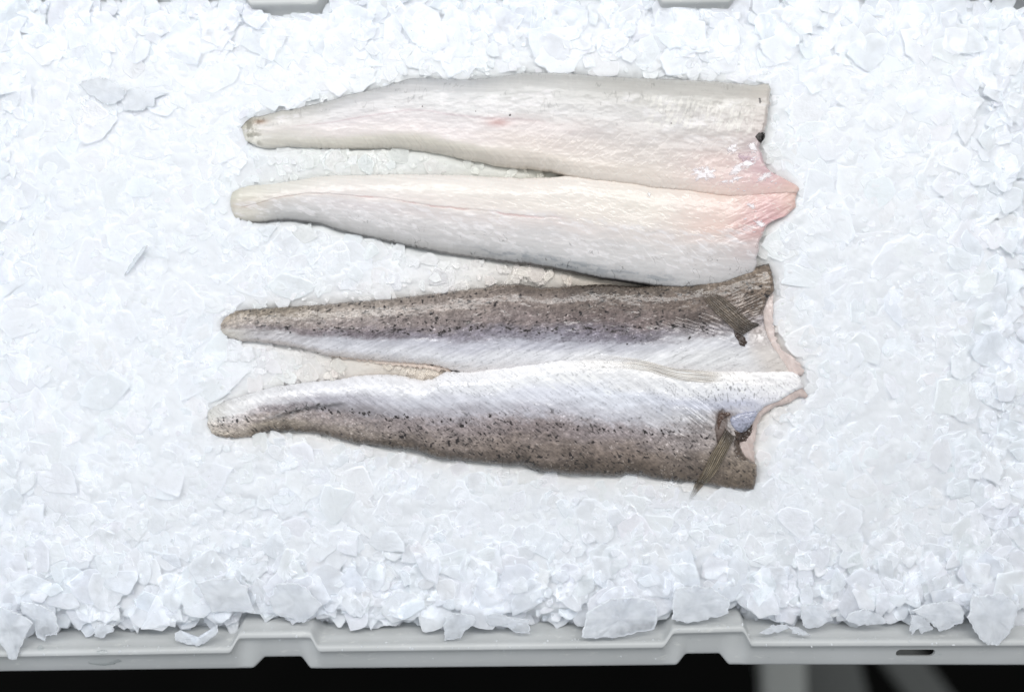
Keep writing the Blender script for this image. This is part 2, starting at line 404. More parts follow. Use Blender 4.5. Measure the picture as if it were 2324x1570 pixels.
A2T = z1([(110, 1035), (180, 1000), (270, 978), (360, 975), (500, 960), (640, 938), (760, 915), (900, 905), (1100, 905), (1330, 897), (1600, 900), (1900, 905), (2100, 918), (2250, 920)]) + \
      z2([(60, 810), (130, 808), (300, 806), (400, 796), (560, 815), (720, 832), (860, 846), (950, 868), (1060, 876), (1200, 890), (1300, 905), (1400, 918), (1470, 925), (1560, 922), (1750, 905), (1935, 893)])
A2L = z1([(110, 1035), (98, 1080), (98, 1130), (110, 1190), (135, 1235)])
A2B = z1([(135, 1235), (200, 1258), (270, 1268), (380, 1265), (480, 1250), (560, 1250), (680, 1265), (780, 1278), (860, 1305), (950, 1332), (1100, 1365), (1300, 1410), (1500, 1455), (1650, 1485), (1780, 1511)]) + \
      z2([(60, 1381), (130, 1385), (270, 1410), (420, 1440), (600, 1480), (750, 1497), (850, 1512), (960, 1530), (1150, 1545), (1400, 1520), (1640, 1440)])
A2R = z2([(1935, 893), (1918, 950), (1925, 1000), (1850, 1065), (1780, 1090), (1725, 1122), (1700, 1180), (1672, 1240), (1672, 1290), (1652, 1345), (1662, 1380), (1640, 1440)])
B1T = z3([(185, 385), (230, 350), (290, 325), (420, 312), (520, 308), (720, 293), (900, 283), (1150, 262), (1400, 240), (1600, 218), (1800, 195), (2000, 172), (2060, 160), (2150, 158)]) + \
      z4([(0, 215), (80, 212), (160, 210), (220, 222), (270, 233), (350, 230), (480, 218), (640, 212), (740, 215), (800, 225), (860, 228), (980, 215), (1100, 203), (1190, 200), (1300, 178), (1400, 155), (1500, 125), (1600, 100), (1665, 85)])
B1L = z3([(185, 385), (155, 440), (160, 480), (185, 515)])
B1B = z3([(185, 515), (240, 540), (310, 555), (400, 560), (550, 578), (700, 598), (850, 632), (970, 668), (1100, 680), (1280, 700), (1500, 718), (1700, 728), (1800, 742), (1900, 775), (2050, 800)]) + \
      z4([(60, 730), (220, 725), (450, 735), (700, 745), (950, 755), (1200, 752), (1400, 752), (1600, 756), (1795, 755)])
B1R = z4([(1665, 85), (1675, 130), (1687, 180), (1694, 250), (1655, 300), (1625, 370), (1625, 430), (1650, 520), (1690, 600), (1740, 670), (1795, 755)])
B2T = z3([(65, 1085), (110, 1045), (200, 1005), (300, 975), (400, 945), (550, 900), (700, 878), (850, 860), (980, 852), (1050, 845), (1130, 825), (1220, 815), (1400, 805), (1500, 812), (1600, 835), (1680, 850), (1760, 838), (1820, 800), (1870, 785), (2000, 785), (2150, 765)]) + \
      z4([(0, 718), (100, 705), (220, 680), (350, 655), (480, 640), (620, 635), (740, 642), (850, 660), (960, 693), (1080, 715), (1200, 735), (1400, 741), (1500, 738), (1520, 746), (1720, 740), (1800, 742), (1850, 775)])
B2L = z3([(65, 1085), (60, 1110), (58, 1190), (85, 1250), (110, 1270)])
B2B = z3([(110, 1270), (200, 1282), (290, 1287), (380, 1278), (430, 1255), (520, 1235), (700, 1235), (850, 1245), (950, 1265), (1080, 1300), (1160, 1325), (1300, 1340), (1450, 1365), (1600, 1375), (1690, 1400), (1800, 1435), (1900, 1450), (2100, 1470)]) + \
      z4([(0, 1308), (60, 1312), (170, 1310), (220, 1335), (300, 1352), (450, 1365), (600, 1375), (740, 1380), (800, 1368), (900, 1375), (1000, 1400), (1130, 1412), (1250, 1420), (1350, 1440), (1450, 1455), (1570, 1462)])
B2R = z4([(1850, 775), (1868, 838), (1800, 872), (1720, 922), (1640, 952), (1600, 985), (1575, 1030), (1540, 1080), (1500, 1130), (1482, 1170), (1500, 1230), (1545, 1280), (1583, 1305), (1588, 1350), (1583, 1410), (1570, 1462)])

HM = {}        # height maps of the fillets for things that lie on them (2-unit cells)
def put_height(key, X, Y, Zt):
    h = HM.setdefault(key, np.full((800, 1200), -99.0))
    np.maximum.at(h, ((Y.ravel() / 2).astype(int), (X.ravel() / 2).astype(int)), Zt.ravel())
def get_height(key, X, Y):
    h = HM[key]; return h[(np.clip(Y, 0, 1598) / 2).astype(int), (np.clip(X, 0, 2398) / 2).astype(int)]

def dome(U, V, W, Lx, H, wv=26., wu=30., et=0., eb=0., el=0., er=0.):
    """H height array; rounded fall-off towards each edge, e* = share of the height kept at that edge"""
    def f(d, w_, e):
        t = np.clip(d / w_, 0, 1); r = np.sqrt(np.clip(1 - (1 - t) ** 2, 0, 1)); return e + (1 - e) * r
    return H * f(V * W, wv, et) * f((1 - V) * W, wv, eb) * f(U * Lx, wu, el) * f((1 - U) * Lx, wu * .6, er)

def spots(c, X, Y, lst, seed, dark=(38, 32, 32)):
    """small dark marks: x, y, rx, ry, angle"""
    out = c
    for i, (sx, sy, rx, ry, an) in enumerate(lst):
        m = (np.abs(X - sx) < 3 * rx + 3) & (np.abs(Y - sy) < 3 * rx + 3)
        if not m.any(): continue
        x = X[m] - sx; y = Y[m] - sy; a = math.radians(an)
        p = x * math.cos(a) + y * math.sin(a); q = -x * math.sin(a) + y * math.cos(a)
        d = np.hypot(p / rx, q / ry) + 1.1 * (fbm(X[m] / 3.2, Y[m] / 3.2, seed + i % 7, 2) - .5) * 2
        k = (.97 * ss(1.35, .75, d))[..., None]
        out[m] = out[m] * (1 - k) + np.array(dark) * k
    return out

# ------------------------------------------------------------------ fillet lying flesh side up
MASK = []
filA = empty('fish_fillet', 1150, 390, 'pale cream and pink butterflied fish fillet lying flesh side up', 'fish fillet', 'butterflied fish fillets on the ice')
NU, NV = 1180, 210
# upper half
X, Y, U, Vv, W = transfinite(A1T, A1B, A1L, A1R, NU, NV, jag=.7, seed=3)
H = np.interp(X, [540, 620, 900, 1250, 1600, 1760, 1830], [3, 5.5, 9, 12, 11, 7, 2.6])
eb = np.interp(X, [1180, 1330, 1600, 1800], [0, .62, .7, .8])
Zt = dome(U, Vv, W, 1270., H, wv=48, wu=22, eb=eb)
Zt += 1.2 * (fbm(X / 90, Y / 40, 11) - .5) + .25 * (fbm(X / 16, Y / 9, 12) - .5) + .08 * (dn(X, Y, -8, 26, 4, 13) - .5)
xs = [545, 620, 800, 1000, 1200, 1450, 1650, 1740, 1800]; vs = [0, .15, .35, .5, .65, .85, 1]
tab = [[(196, 190, 172), (208, 203, 184), (216, 210, 192), (218, 213, 196), (222, 217, 200), (224, 220, 206), (222, 219, 208)],
       [(183, 180, 170), (203, 199, 190), (212, 206, 200), (218, 209, 203), (221, 214, 203), (219, 213, 198), (214, 209, 196)],
       [(188, 188, 187), (205, 204, 206), (215, 211, 213), (228, 216, 217), (233, 220, 217), (224, 217, 200), (218, 210, 192)],
       [(172, 175, 180), (206, 206, 208), (217, 215, 216), (227, 217, 218), (233, 219, 218), (222, 214, 196), (212, 204, 188)],
       [(186, 186, 183), (206, 205, 202), (216, 213, 212), (224, 209, 206), (229, 212, 203), (231, 217, 202), (222, 210, 194)],
       [(188, 186, 179), (199, 196, 189), (215, 210, 208), (211, 200, 195), (221, 207, 198), (233, 217, 203), (236, 220, 206)],
       [(196, 193, 187), (198, 194, 187), (205, 198, 194), (202, 189, 185), (224, 200, 194), (234, 208, 202), (238, 212, 200)],
       [(204, 199, 190), (200, 192, 184), (200, 188, 182), (196, 180, 178), (222, 193, 191), (234, 203, 196), (241, 212, 198)],
       [(205, 199, 190), (200, 190, 184), (200, 185, 180), (205, 175, 172), (228, 190, 184), (240, 205, 190), (244, 216, 198)]]
Vw = np.clip(Vv + .05 * (fbm(X / 60, Y / 14, 21) - .5) * 2, 0, 1)
c = ctab(X, Vw, xs, vs, tab); c = c + (c.mean(-1, keepdims=True) - c) * (.16 + .22 * ss(1640, 1500, X))[..., None] - np.array((8, 13, 7)) * (ss(1630, 1750, X) * ss(.35, .6, np.where(Vv > .5, Vv, Vv) if len(MASK) == 0 else 1 - Vv))[..., None]
fib = dn(X, Y, 4, 60, 3.0, 31, 3) - .5
c = c * (1 + .035 * fib[..., None] * 2) + 2.5 * (fbm(X / 6, Y / 4, 33)[..., None] - .5) * 2
# silver gloss painted into the colour as pale patches, upper middle
sil = ss(.52, .66, fbm(X / 46, Y / 20, 41, 5)) * ss(.12, .2, Vv) * ss(.58, .4, Vv)
sil = sil * (.45 + .55 * ss(.4, .6, dn(X, Y, 10, 9, 3, 42, 3)))
c = c * (1 - .7 * sil[..., None]) + np.array((234, 231, 232)) * .7 * sil[..., None]
# flaky patches near the cut end
fl = ss(.5, .6, dn(X, Y, 115, 16, 5, 43, 3)) * ss(1420, 1500, X) * ss(1730, 1690, X) * ss(.12, .2, Vv) * ss(.46, .36, Vv)
c = c * (1 - .55 * fl[..., None]) + np.array((232, 229, 222)) * .55 * fl[..., None]
# muscle segment lines, slanting
xx = X + (Vv - .5) * 250 + 8 * fbm(X / 40, Y / 40, 45)
per = 27.0; ph = np.abs(((xx / per) % 1) - .5) * 2
ml = ss(.90, 1.0, ph) * ss(1130, 1220, X) * ss(1690, 1640, X) * ss(.43, .5, Vv) * ss(.74, .64, Vv) * ss(.35, .55, fbm(X / 18, Y / 9, 47))
c = c + (ml * 24)[..., None]
Zt = Zt - .1 * ml
tl = ss(605, 575, X)[..., None]; c = c * (1 - tl * .35 * ss(.4, .65, fbm(X / 12, Y / 9, 49, 3))[..., None]) + np.array((70, 66, 50)) * tl * .3 * ss(.4, .65, fbm(X / 12, Y / 9, 49, 3))[..., None]; c = c + tl * 14 * ss(.5, .6, fbm(X / 9, Y / 13, 50, 3))[..., None]
# little pale torn bits
tb = ss(.66, .72, dn(X, Y, -35, 12, 4, 51, 3)) * ss(1080, 1250, X) * ss(.5, .62, Vv)
c = c * (1 - .45 * tb[..., None]) + np.array((240, 232, 224)) * .45 * tb[..., None]; Zt += .12 * tb
tb2 = ss(.64, .72, dn(X, Y, -30, 14, 4, 53, 3)) * ss(640, 760, X) * ss(1150, 1000, X) * np.exp(-((Vv - .66) / .07) ** 2)
c = c * (1 - .6 * tb2[..., None]) + np.array((240, 232, 230)) * .6 * tb2[..., None]
# central pink seam and pink bruise
seam = np.exp(-((Vv - .45 - .02 * np.sin(X / 90)) / .012) ** 2) * ss(620, 700, X) * ss(1300, 1100, X)
c = c - seam[..., None] * np.array((14, 20, 18))
br = np.exp(-(((X - 1132) / 26) ** 2 + ((Y - 283) / 9) ** 2)); c -= br[..., None] * np.array((12, 34, 36))
br = np.exp(-(((X - 590) / 16) ** 2 + ((Y - 276) / 6) ** 2)); c -= br[..., None] * np.array((25, 42, 50))
# grey skin rim along the back and tiny veins
rimk = ss(4.5, 1.0, Vv * W); c = c * (1 - .42 * rimk[..., None]) + np.array((95, 95, 98)) * .42 * rimk[..., None]
vein = ss(.05, .0, np.abs(dn(X, Y, 95, 30, 9, 57, 2) - .5)) * ss(.8, .9, fbm(X / 30, Y / 18, 59, 2) + .22) * ss(.5, .3, Vv)
c = c - vein[..., None] * 26
c = spots(c, X, Y, [(1157, 267, 2.0, 1.6, 0), (1080, 258, 1.4, 1.2, 0), (1722, 231, 2.2, 6, 0), (899, 247, 1.3, 1.3, 0), (960, 246, 1.3, 1.3, 0), (1520, 285, 2, 1.3, 0)], 5)
gl = np.clip(.45 + 1.2 * (fbm(X / 25, Y / 14, 61) - .45) + .3 * ss(1500, 1700, X), 0, 1)
put_height('A', X, Y, Zt)
sheet('fillet_half', X, Y, Zt, ('abs', -9), np.c_[lin(c).reshape(-1, 3), gl.ravel()], M_flesh, filA)
MASK.append(np.r_[A1T, A1R, A1B[::-1], A1L[::-1]])

# lower half
X, Y, U, Vv, W = transfinite(A2T, A2B, A2L, A2R, NU, NV, jag=.6, seed=13)
H = np.interp(X, [520, 620, 900, 1250, 1600, 1740, 1820], [3, 6, 9.5, 11, 10, 7, 2.6])
et = np.interp(X, [1180, 1330, 1600, 1800], [.1, .45, .55, .7])
Zt = dome(U, Vv, W, 1290., H, wv=48, wu=20, et=et, eb=np.interp(X, [1400, 1550], [0, .4]))
Zt += 1.4 * (fbm(X / 90, Y / 40, 111) - .5) + .25 * (fbm(X / 16, Y / 9, 112) - .5) + .08 * (dn(X, Y, 6, 26, 4, 113) - .5)
xs = [520, 560, 640, 800, 1000, 1250, 1450, 1620, 1740, 1810]; vs = [0, .2, .4, .55, .7, .86, 1]
tab = [[(208, 204, 184), (218, 214, 194), (216, 208, 190), (214, 204, 184), (216, 208, 190), (212, 205, 186), (200, 195, 180)],
       [(222, 218, 202), (226, 221, 204), (220, 210, 192), (208, 194, 178), (212, 204, 188), (206, 200, 186), (188, 184, 172)],
       [(229, 225, 214), (230, 225, 214), (226, 215, 206), (206, 200, 196), (200, 197, 196), (190, 189, 188), (158, 160, 160)],
       [(236, 229, 221), (238, 229, 222), (230, 218, 215), (215, 206, 208), (210, 206, 207), (204, 201, 201), (186, 184, 181)],
       [(240, 231, 224), (243, 233, 223), (238, 225, 217), (220, 209, 207), (208, 203, 203), (202, 199, 199), (194, 191, 188)],
       [(240, 229, 220), (242, 231, 220), (238, 226, 215), (226, 213, 209), (211, 206, 206), (206, 204, 204), (186, 187, 188)],
       [(242, 228, 215), (240, 228, 214), (237, 224, 212), (224, 213, 208), (213, 208, 207), (208, 205, 205), (198, 197, 197)],
       [(243, 221, 209), (239, 214, 204), (234, 205, 194), (222, 204, 198), (212, 206, 205), (208, 204, 204), (200, 198, 198)],
       [(243, 208, 195), (236, 198, 190), (226, 182, 177), (218, 176, 172), (212, 190, 188), (208, 202, 203), (202, 200, 200)],
       [(246, 214, 194), (240, 206, 190), (230, 188, 180), (220, 178, 172), (214, 186, 184), (208, 200, 200), (202, 200, 200)]]
Vw = np.clip(Vv + .05 * (fbm(X / 60, Y / 14, 121) - .5) * 2, 0, 1)
c = ctab(X, Vw, xs, vs, tab); c = c + (c.mean(-1, keepdims=True) - c) * (.16 + .22 * ss(1640, 1500, X))[..., None] - np.array((8, 13, 7)) * (ss(1630, 1750, X) * ss(.35, .6, np.where(Vv > .5, Vv, Vv) if len(MASK) == 0 else 1 - Vv))[..., None]
fib = dn(X, Y, 7, 60, 3.0, 131, 3) - .5
c = c * (1 + .035 * fib[..., None] * 2) + 2.5 * (fbm(X / 6, Y / 4, 133)[..., None] - .5) * 2
sil = ss(.5, .62, dn(X, Y, 20, 26, 8, 141, 5)) * ss(.38, .5, Vv) * ss(.93, .8, Vv)  # pale patches put the silver gloss of the flesh into its colour
sil = sil * (.45 + .55 * ss(.4, .6, dn(X, Y, 16, 9, 3, 142, 3)))
c = c * (1 - .65 * sil[..., None]) + np.array((234, 231, 233)) * .65 * sil[..., None]
xx = X - (Vv - .5) * 230 + 8 * fbm(X / 40, Y / 40, 145); ph = np.abs(((xx / 29.) % 1) - .5) * 2
ml = ss(.90, 1.0, ph) * ss(1330, 1420, X) * ss(1700, 1650, X) * ss(.48, .56, Vv) * ss(.85, .75, Vv) * ss(.45, .6, fbm(X / 18, Y / 9, 147))
c = c + (ml * 22)[..., None]
tb = ss(.63, .70, dn(X, Y, 20, 14, 4, 151, 4)) * ss(1000, 1200, X) * ss(.6, .5, Vv)
c = c * (1 - .45 * tb[..., None]) + np.array((246, 240, 232)) * .45 * tb[..., None]; Zt += .12 * tb
seamv = np.interp(X, [520, 620, 700, 780, 900, 1200, 1500], [.62, .46, .38, .37, .42, .5, .5]) + .02 * (fbm(X / 25, X * 0, 155) - .5)
seam = np.exp(-((Vv - seamv - .012 * np.sin(X / 37)) / .012) ** 2) * ss(540, 560, X) * ss(1350, 1150, X)
c = c - seam[..., None] * np.array((8, 20, 20)) * (.1 + 1.3 * ss(.35, .7, fbm(X / 30, Y / 20, 153)))[..., None]
Zt -= .5 * seam
dk = ss(1000, 1300, X)
rimk = ss(4.5 + 1.5 * dk, 1.2, (1 - Vv) * W) * (.5 + .45 * dk); c = c * (1 - rimk[..., None]) + np.array((58, 55, 55)) * rimk[..., None]
# bluish mottled band above the dark skin edge
bm_ = np.exp(-(((1 - Vv) * W - 17) / 10) ** 2) * ss(1000, 1150, X) * ss(1560, 1500, X)
c = c - (bm_ * (8 + 26 * (ss(.45, .6, dn(X, Y, 8, 16, 5, 157, 4)))))[..., None] * np.array((1.0, .9, .8))
vein = ss(.035, .0, np.abs(dn(X, Y, 60, 16, 9, 159, 2) - .5)) * ss(.62, .74, fbm(X / 26, Y / 14, 161, 2)) * ss(.62, .8, Vv) * ss(700, 800, X)
c = c - vein[..., None] * 75
gl = np.clip(.45 + 1.2 * (fbm(X / 25, Y / 14, 163) - .45) + .3 * ss(1500, 1700, X), 0, 1)
# wrinkled folds at the belly flap
fd = ss(1600, 1700, X) * ss(.75, .5, Vv); wr = dn(X, Y, -25, 50, 9, 165, 3) - .5
Zt += fd * wr * 1.5; c = c + (fd * wr * 22)[..., None]
put_height('A', X, Y, Zt)
sheet('fillet_half', X, Y, Zt, ('abs', -9), np.c_[lin(c).reshape(-1, 3), gl.ravel()], M_flesh, filA)
MASK.append(np.r_[A2T, A2R, A2B[::-1], A2L[::-1]])

def blob(name, pts, key, lift, col, mat, parent, thick=.5, seed=1, n=46, edge=1.0, jag=1.6, amp=.5, sub_jit=6, drape=True, z0=None, alpha=None):
    """irregular patch grown over a surface: outline polygon filled by concentric rings"""
    p = resample(list(pts) + [pts[0]], 120 + 1, 0)[:-1]
    ang = np.arange(120)
    nrm = p - p.mean(0); nl = np.hypot(*nrm.T)[:, None]; nrm = nrm / nl
    p = p + nrm * jag * ((vn(ang / 2.5, ang * 0, seed) - .5) * 2)[:, None]
    cen = p.mean(0); rr = np.r_[np.linspace(0, 1, 15)[1:]]
    X = np.r_[cen[0], (cen[0] + (p[None, :, 0] - cen[0]) * rr[:, None]).ravel()]
    Y = np.r_[cen[1], (cen[1] + (p[None, :, 1] - cen[1]) * rr[:, None]).ravel()]
    rad = np.r_[0, np.repeat(rr, 120)]
    base = get_height(key, X, Y) if drape else np.full(len(X), float(z0))
    if drape:
        ok = base > -50; base = np.where(ok, base, base[ok].mean() if ok.any() else 2)
    prof = np.sqrt(np.clip(1 - rad ** 6, 0, 1))
    zt = base + lift * .3 + thick * prof + amp * (fbm(X / sub_jit, Y / sub_jit, seed + 3, 3) - .5) * prof
    nb = len(X); V = np.r_[np.c_[wx(X), wy(Y), mm(zt)], np.c_[wx(X), wy(Y), mm(base - .6)]]
    F = []; L = []
    j = np.arange(120); k = (j + 1) % 120
    for off, flip in ((0, False), (nb, True)):
        t = np.stack([np.zeros(120, int) + off, off + 1 + k, off + 1 + j], 1)
        q = np.concatenate([np.stack([off + 1 + r * 120 + j, off + 1 + r * 120 + k, off + 1 + (r + 1) * 120 + k, off + 1 + (r + 1) * 120 + j], 1) for r in range(13)])
        if flip: t = t[:, ::-1]; q = q[:, ::-1]
        F += [t.ravel(), q.ravel()]; L += [np.full(120, 3), np.full(len(q), 4)]
    e = 1 + 13 * 120; s = np.stack([e + j, e + k, nb + e + k, nb + e + j], 1); F.append(s.ravel()); L.append(np.full(120, 4))
    cc = np.array(col, float) * (1 + .05 * (fbm(X / 5, Y / 5, seed + 9)[:, None] - .5) * 2)
    al = np.full(nb, .8)
    if alpha is not None: al = alpha * np.clip(1.25 - .95 * rad ** 3 - 1.15 * ss(.38, .8, fbm(X / 8, Y / 5, seed + 21, 3)), .0, 1) + .02
    C = np.c_[lin(cc), al]
    o = mesh_obj(name, V, np.concatenate(F), np.concatenate(L), mat, parent, np.r_[C, C])
    return o

# white membrane remnants, painted glints and the black lining spot near the cut end
mb = [([(1205, 770), (1255, 752), (1300, 745), (1345, 752), (1372, 775), (1345, 790), (1378, 815), (1360, 832), (1300, 835), (1262, 830), (1235, 850), (1230, 825), (1205, 800)], 5),
      ([(1432, 630), (1470, 600), (1520, 592), (1525, 625), (1500, 650), (1480, 668), (1450, 660)], 6),
      ([(1500, 735), (1530, 715), (1590, 690), (1650, 660), (1660, 690), (1620, 730), (1560, 770), (1500, 800), (1440, 800), (1470, 770)], 7),
      ([(1580, 600), (1610, 575), (1640, 590), (1650, 640), (1620, 660), (1590, 640)], 8),
      ([(1570, 985), (1610, 980), (1640, 1005), (1630, 1025), (1595, 1015)], 9),
      ([(1620, 1100), (1665, 1095), (1700, 1110), (1680, 1150), (1650, 1140)], 10),
      ([(1385, 850), (1440, 830), (1500, 812), (1560, 815), (1500, 835), (1440, 862), (1400, 868)], 11),
      ([(1680, 790), (1740, 775), (1760, 800), (1700, 830), (1640, 850), (1650, 820)], 12)]
for i_ in range(26):  # small white patches stand in for wet glints, among the shreds
    x_ = R_.uniform(1420, 1790); y_ = R_.uniform(780, 905) if i_ % 3 else R_.uniform(930, 1180); l_ = R_.uniform(5, 16); a_ = R_.uniform(-.7, .2); w_ = l_ * R_.uniform(.22, .5)
    if i_ % 3 == 0: x_ = R_.uniform(1350, 1640)
    if y_ > 1000: x_ = R_.uniform(1560, 1670)
    mb.append(([(x_ + l_ * math.cos(t) * math.cos(a_) - w_ * math.sin(t) * math.sin(a_), y_ + l_ * math.cos(t) * math.sin(a_) + w_ * math.sin(t) * math.cos(a_)) for t in np.linspace(0, 6.28, 9)[:-1]], 50 + i_))
for pts, sd in mb:
    blob('membrane_glint', z2(pts), 'A', .1, (249, 244, 247), M_memb, filA, thick=.3, seed=sd, amp=.5, sub_jit=4, jag=4.0 if sd < 40 else 1.0, alpha=.95 if sd < 40 else .8)
blob('membrane_glint', z2([(1500, 660), (1540, 640), (1600, 650), (1640, 700), (1600, 720), (1540, 710)]), 'A', 0, (214, 190, 202), M_memb, filA, thick=.2, seed=14, amp=.4, alpha=.7)
blob('lining_spot', z2([(1630, 545), (1655, 520), (1697, 513), (1700, 550), (1680, 582), (1655, 580)]), 'A', .1, (34, 28, 26), M_memb, filA, thick=.5, seed=15, jag=.8)
blob('membrane_glint', z2([(910, 925), (925, 910), (942, 918), (942, 940), (925, 950), (910, 942)]), 'A', .3, (250, 250, 250), M_memb, filA, thick=1.2, seed=16, jag=.3, alpha=1.0)

# ------------------------------------------------------------------ fillet lying skin side up
filB = empty('fish_fillet', 1150, 880, 'grey brown and silver butterflied fish fillet lying skin side up with fins', 'fish fillet', 'butterflied fish fillets on the ice')

# pale underlying flesh that shows along the cut end and between the halves
def fleshpatch(T, B, L, Rr, nu, nv, h, colA, colB, seed, edge=20):
    X, Y, U, Vv, W = transfinite(T, B, L, Rr, nu, nv, jag=2.2, seed=seed)
    Zt = dome(U, Vv, W, 120, np.full_like(X, h), wv=16, wu=22) + 1.8 * (fbm(X / 14, Y / 20, seed) - .5)
    k = fbm(X / 22, Y / 30, seed + 4)[..., None]
    c = np.array(colA) * (1 - k) + np.array(colB) * k; pl = ss(1600, 1680, X)[..., None] * .8; c = c * (1 - pl) + np.array((226, 212, 208)) * pl; c = c + 14 * (dn(X, Y, 70, 40, 4, seed + 5)[..., None] - .5) * 2
    put_height('B', X, Y, Zt)
    return sheet('flesh', X, Y, Zt, ('abs', -8), np.c_[lin(c).reshape(-1, 3), np.full(X.size, .8)], M_flesh, filB)
fleshpatch(z4([(1560, 300), (1620, 275), (1690, 262)]), z4([(1650, 765), (1760, 765), (1872, 765)]), z4([(1560, 300), (1560, 420), (1600, 600), (1650, 765)]),
           z4([(1690, 262), (1692, 400), (1693, 480), (1715, 560), (1742, 608), (1800, 642), (1850, 688), (1880, 735), (1872, 765)]), 60, 150, 3.0, (212, 190, 180), (234, 220, 212), 301)
fleshpatch(z4([(1500, 960), (1600, 900), (1750, 840), (1860, 830), (1903, 888)]), z4([(1420, 1190), (1480, 1240), (1530, 1290), (1580, 1300)]), z4([(1500, 960), (1420, 1060), (1420, 1190)]),
           z4([(1903, 888), (1890, 907), (1850, 897), (1790, 933), (1705, 957), (1650, 988), (1622, 1012), (1598, 1060), (1586, 1120), (1569, 1185), (1580, 1300)]), 110, 130, 3.0, (138, 112, 96), (190, 168, 156), 311)
fleshpatch(z3([(960, 650), (1300, 690), (1600, 700), (1880, 760)]), z3([(975, 672), (1100, 692), (1300, 716), (1500, 742), (1700, 760), (1900, 792)]), z3([(960, 650), (975, 672)]), z3([(1880, 760), (1900, 792)]), 200, 24, 1.2, (220, 203, 190), (230, 214, 203), 321)

xsB = [500, 600, 800, 1000, 1200, 1400, 1600, 1760]
def skin_half(T, B, L, Rr, xs, vs, tab, H, seed, backv, streak, et=0., eb=0., wv=46, mirror=False):
    X, Y, U, Vv, W = transfinite(T, B, L, Rr, NU, NV, jag=.9, seed=seed)
    Zt = dome(U, Vv, W, 1270., H(X), wv=wv, wu=24, et=et(X) if callable(et) else et, eb=eb(X) if callable(eb) else eb, er=.3)
    Zt += 1.8 * (fbm(X / 80, Y / 36, seed + 1) - .5) + .6 * (fbm(X / 15, Y / 9, seed + 2) - .5)
    Vw = np.clip(Vv + .06 * (fbm(X / 70, Y / 20, seed + 3) - .5) * 2 + .025 * (dn(X, Y, streak, 18, 4, seed + 4) - .5) * 2, 0, 1)
    c = ctab(X, Vw, xs, vs, tab)
    c = c + (c.mean(-1, keepdims=True) - c) * .22
    dark = backv(X, Vw)                                   # 1 on the dark back, 0 on the belly
    # fine scale texture: two crossing families of short strokes
    s1 = dn(X, Y, streak, 8, 2.4, seed + 6, 2) - .5; s2 = dn(X, Y, streak - 62, 7, 2.6, seed + 7, 2) - .5
    pp = fbm(X / 3.0, Y / 2.6, seed + 8, 2) - .5
    tex = (1.0 * s1 + .7 * s2 + .9 * pp)
    big = fbm(X / 34, Y / 22, seed + 9, 3) - .5
    c = c * (1 + (.05 + .28 * dark)[..., None] * tex[..., None] + (.05 + .22 * dark)[..., None] * big[..., None])
    mott = fbm(X / 11, Y / 8, seed + 10, 3) - .5
    c = c * (1 + (.04 + .30 * dark)[..., None] * mott[..., None])
    # herringbone streaks on the silver side
    hb = dn(X, Y, streak, 55, 4.5, seed + 11, 3) - .5
    c = c + ((1 - dark) * 5)[..., None] + dark[..., None] * np.array((2, -1, -1)); c = c + ((1 - dark) * hb * 48 * ss(.0, .25, np.minimum(Vv, 1 - Vv) + .1))[..., None]
    # bright scale glints and dark pigment ticks
    g = ss(.80, .90, vn(X / 2.6, Y / 2.2, seed + 12)) * ss(.5, .68, fbm(X / 26, Y / 16, seed + 13, 2)) * dark
    c = c + (g * 62)[..., None]
    t = ss(.74, .86, dn(X, Y, streak + 8, 6.5, 2.4, seed + 14, 1)) * (.25 + .75 * dark) * ss(.38, .55, fbm(X / 50, Y / 25, seed + 15, 2))
    c = c * (1 - .5 * t[..., None])
    Zt += .05 * tex * (.4 + dark) + .07 * hb
    gl = np.clip(.5 + 1.3 * (fbm(X / 18, Y / 12, seed + 16) - .5) + .3 * g, 0, 1)
    return X, Y, U, Vv, W, Zt, c, gl, dark

vsB1 = [0, .2, .4, .55, .66, .82, 1]
tabB1 = [[(140, 130, 114), (165, 154, 138), (172, 162, 150), (178, 168, 158), (200, 194, 184), (208, 202, 190), (200, 192, 182)],
         [(128, 120, 104), (152, 142, 126), (156, 146, 138), (128, 119, 120), (182, 177, 180), (206, 202, 206), (190, 180, 176)],
         [(140, 131, 120), (166, 157, 148), (148, 137, 134), (122, 114, 122), (188, 188, 198), (220, 220, 228), (205, 196, 192)],
         [(138, 128, 118), (142, 131, 124), (136, 125, 122), (134, 130, 142), (194, 194, 206), (228, 228, 234), (218, 210, 206)],
         [(116, 106, 96), (134, 122, 115), (130, 118, 116), (134, 131, 144), (186, 186, 199), (226, 226, 232), (226, 222, 224)],
         [(92, 84, 74), (116, 104, 96), (122, 109, 107), (126, 122, 136), (192, 192, 203), (236, 236, 240), (228, 222, 222)],
         [(116, 105, 90), (110, 97, 87), (114, 103, 97), (150, 146, 150), (216, 216, 222), (228, 228, 230), (232, 228, 228)],
         [(134, 120, 103), (126, 110, 94), (112, 99, 86), (176, 170, 176), (200, 198, 206), (214, 213, 216), (234, 230, 230)]]
X, Y, U, Vv, W, Zt, c, gl, dark = skin_half(B1T, B1B, B1L, B1R, xsB, vsB1, tabB1,
    lambda X: np.interp(X, [500, 600, 900, 1250, 1600, 1760], [4, 7, 10, 11, 9.5, 7]), 401,
    lambda X, V: ss(.66, .52, V) * ss(1900, 1700, X + 0 * V), -24, eb=lambda X: np.interp(X, [980, 1150], [.05, .5]))
rng = np.random.default_rng(5)
sp = [(x, np.interp(x, [560, 800, 1200, 1500], [742, 748, 748, 742]) + rng.normal(0, 5), rng.uniform(2.0, 5.2), rng.uniform(1.1, 2.3), rng.uniform(-35, 35)) for x in np.r_[rng.uniform(640, 960, 24), rng.uniform(980, 1110, 20), rng.uniform(1150, 1620, 46)]]
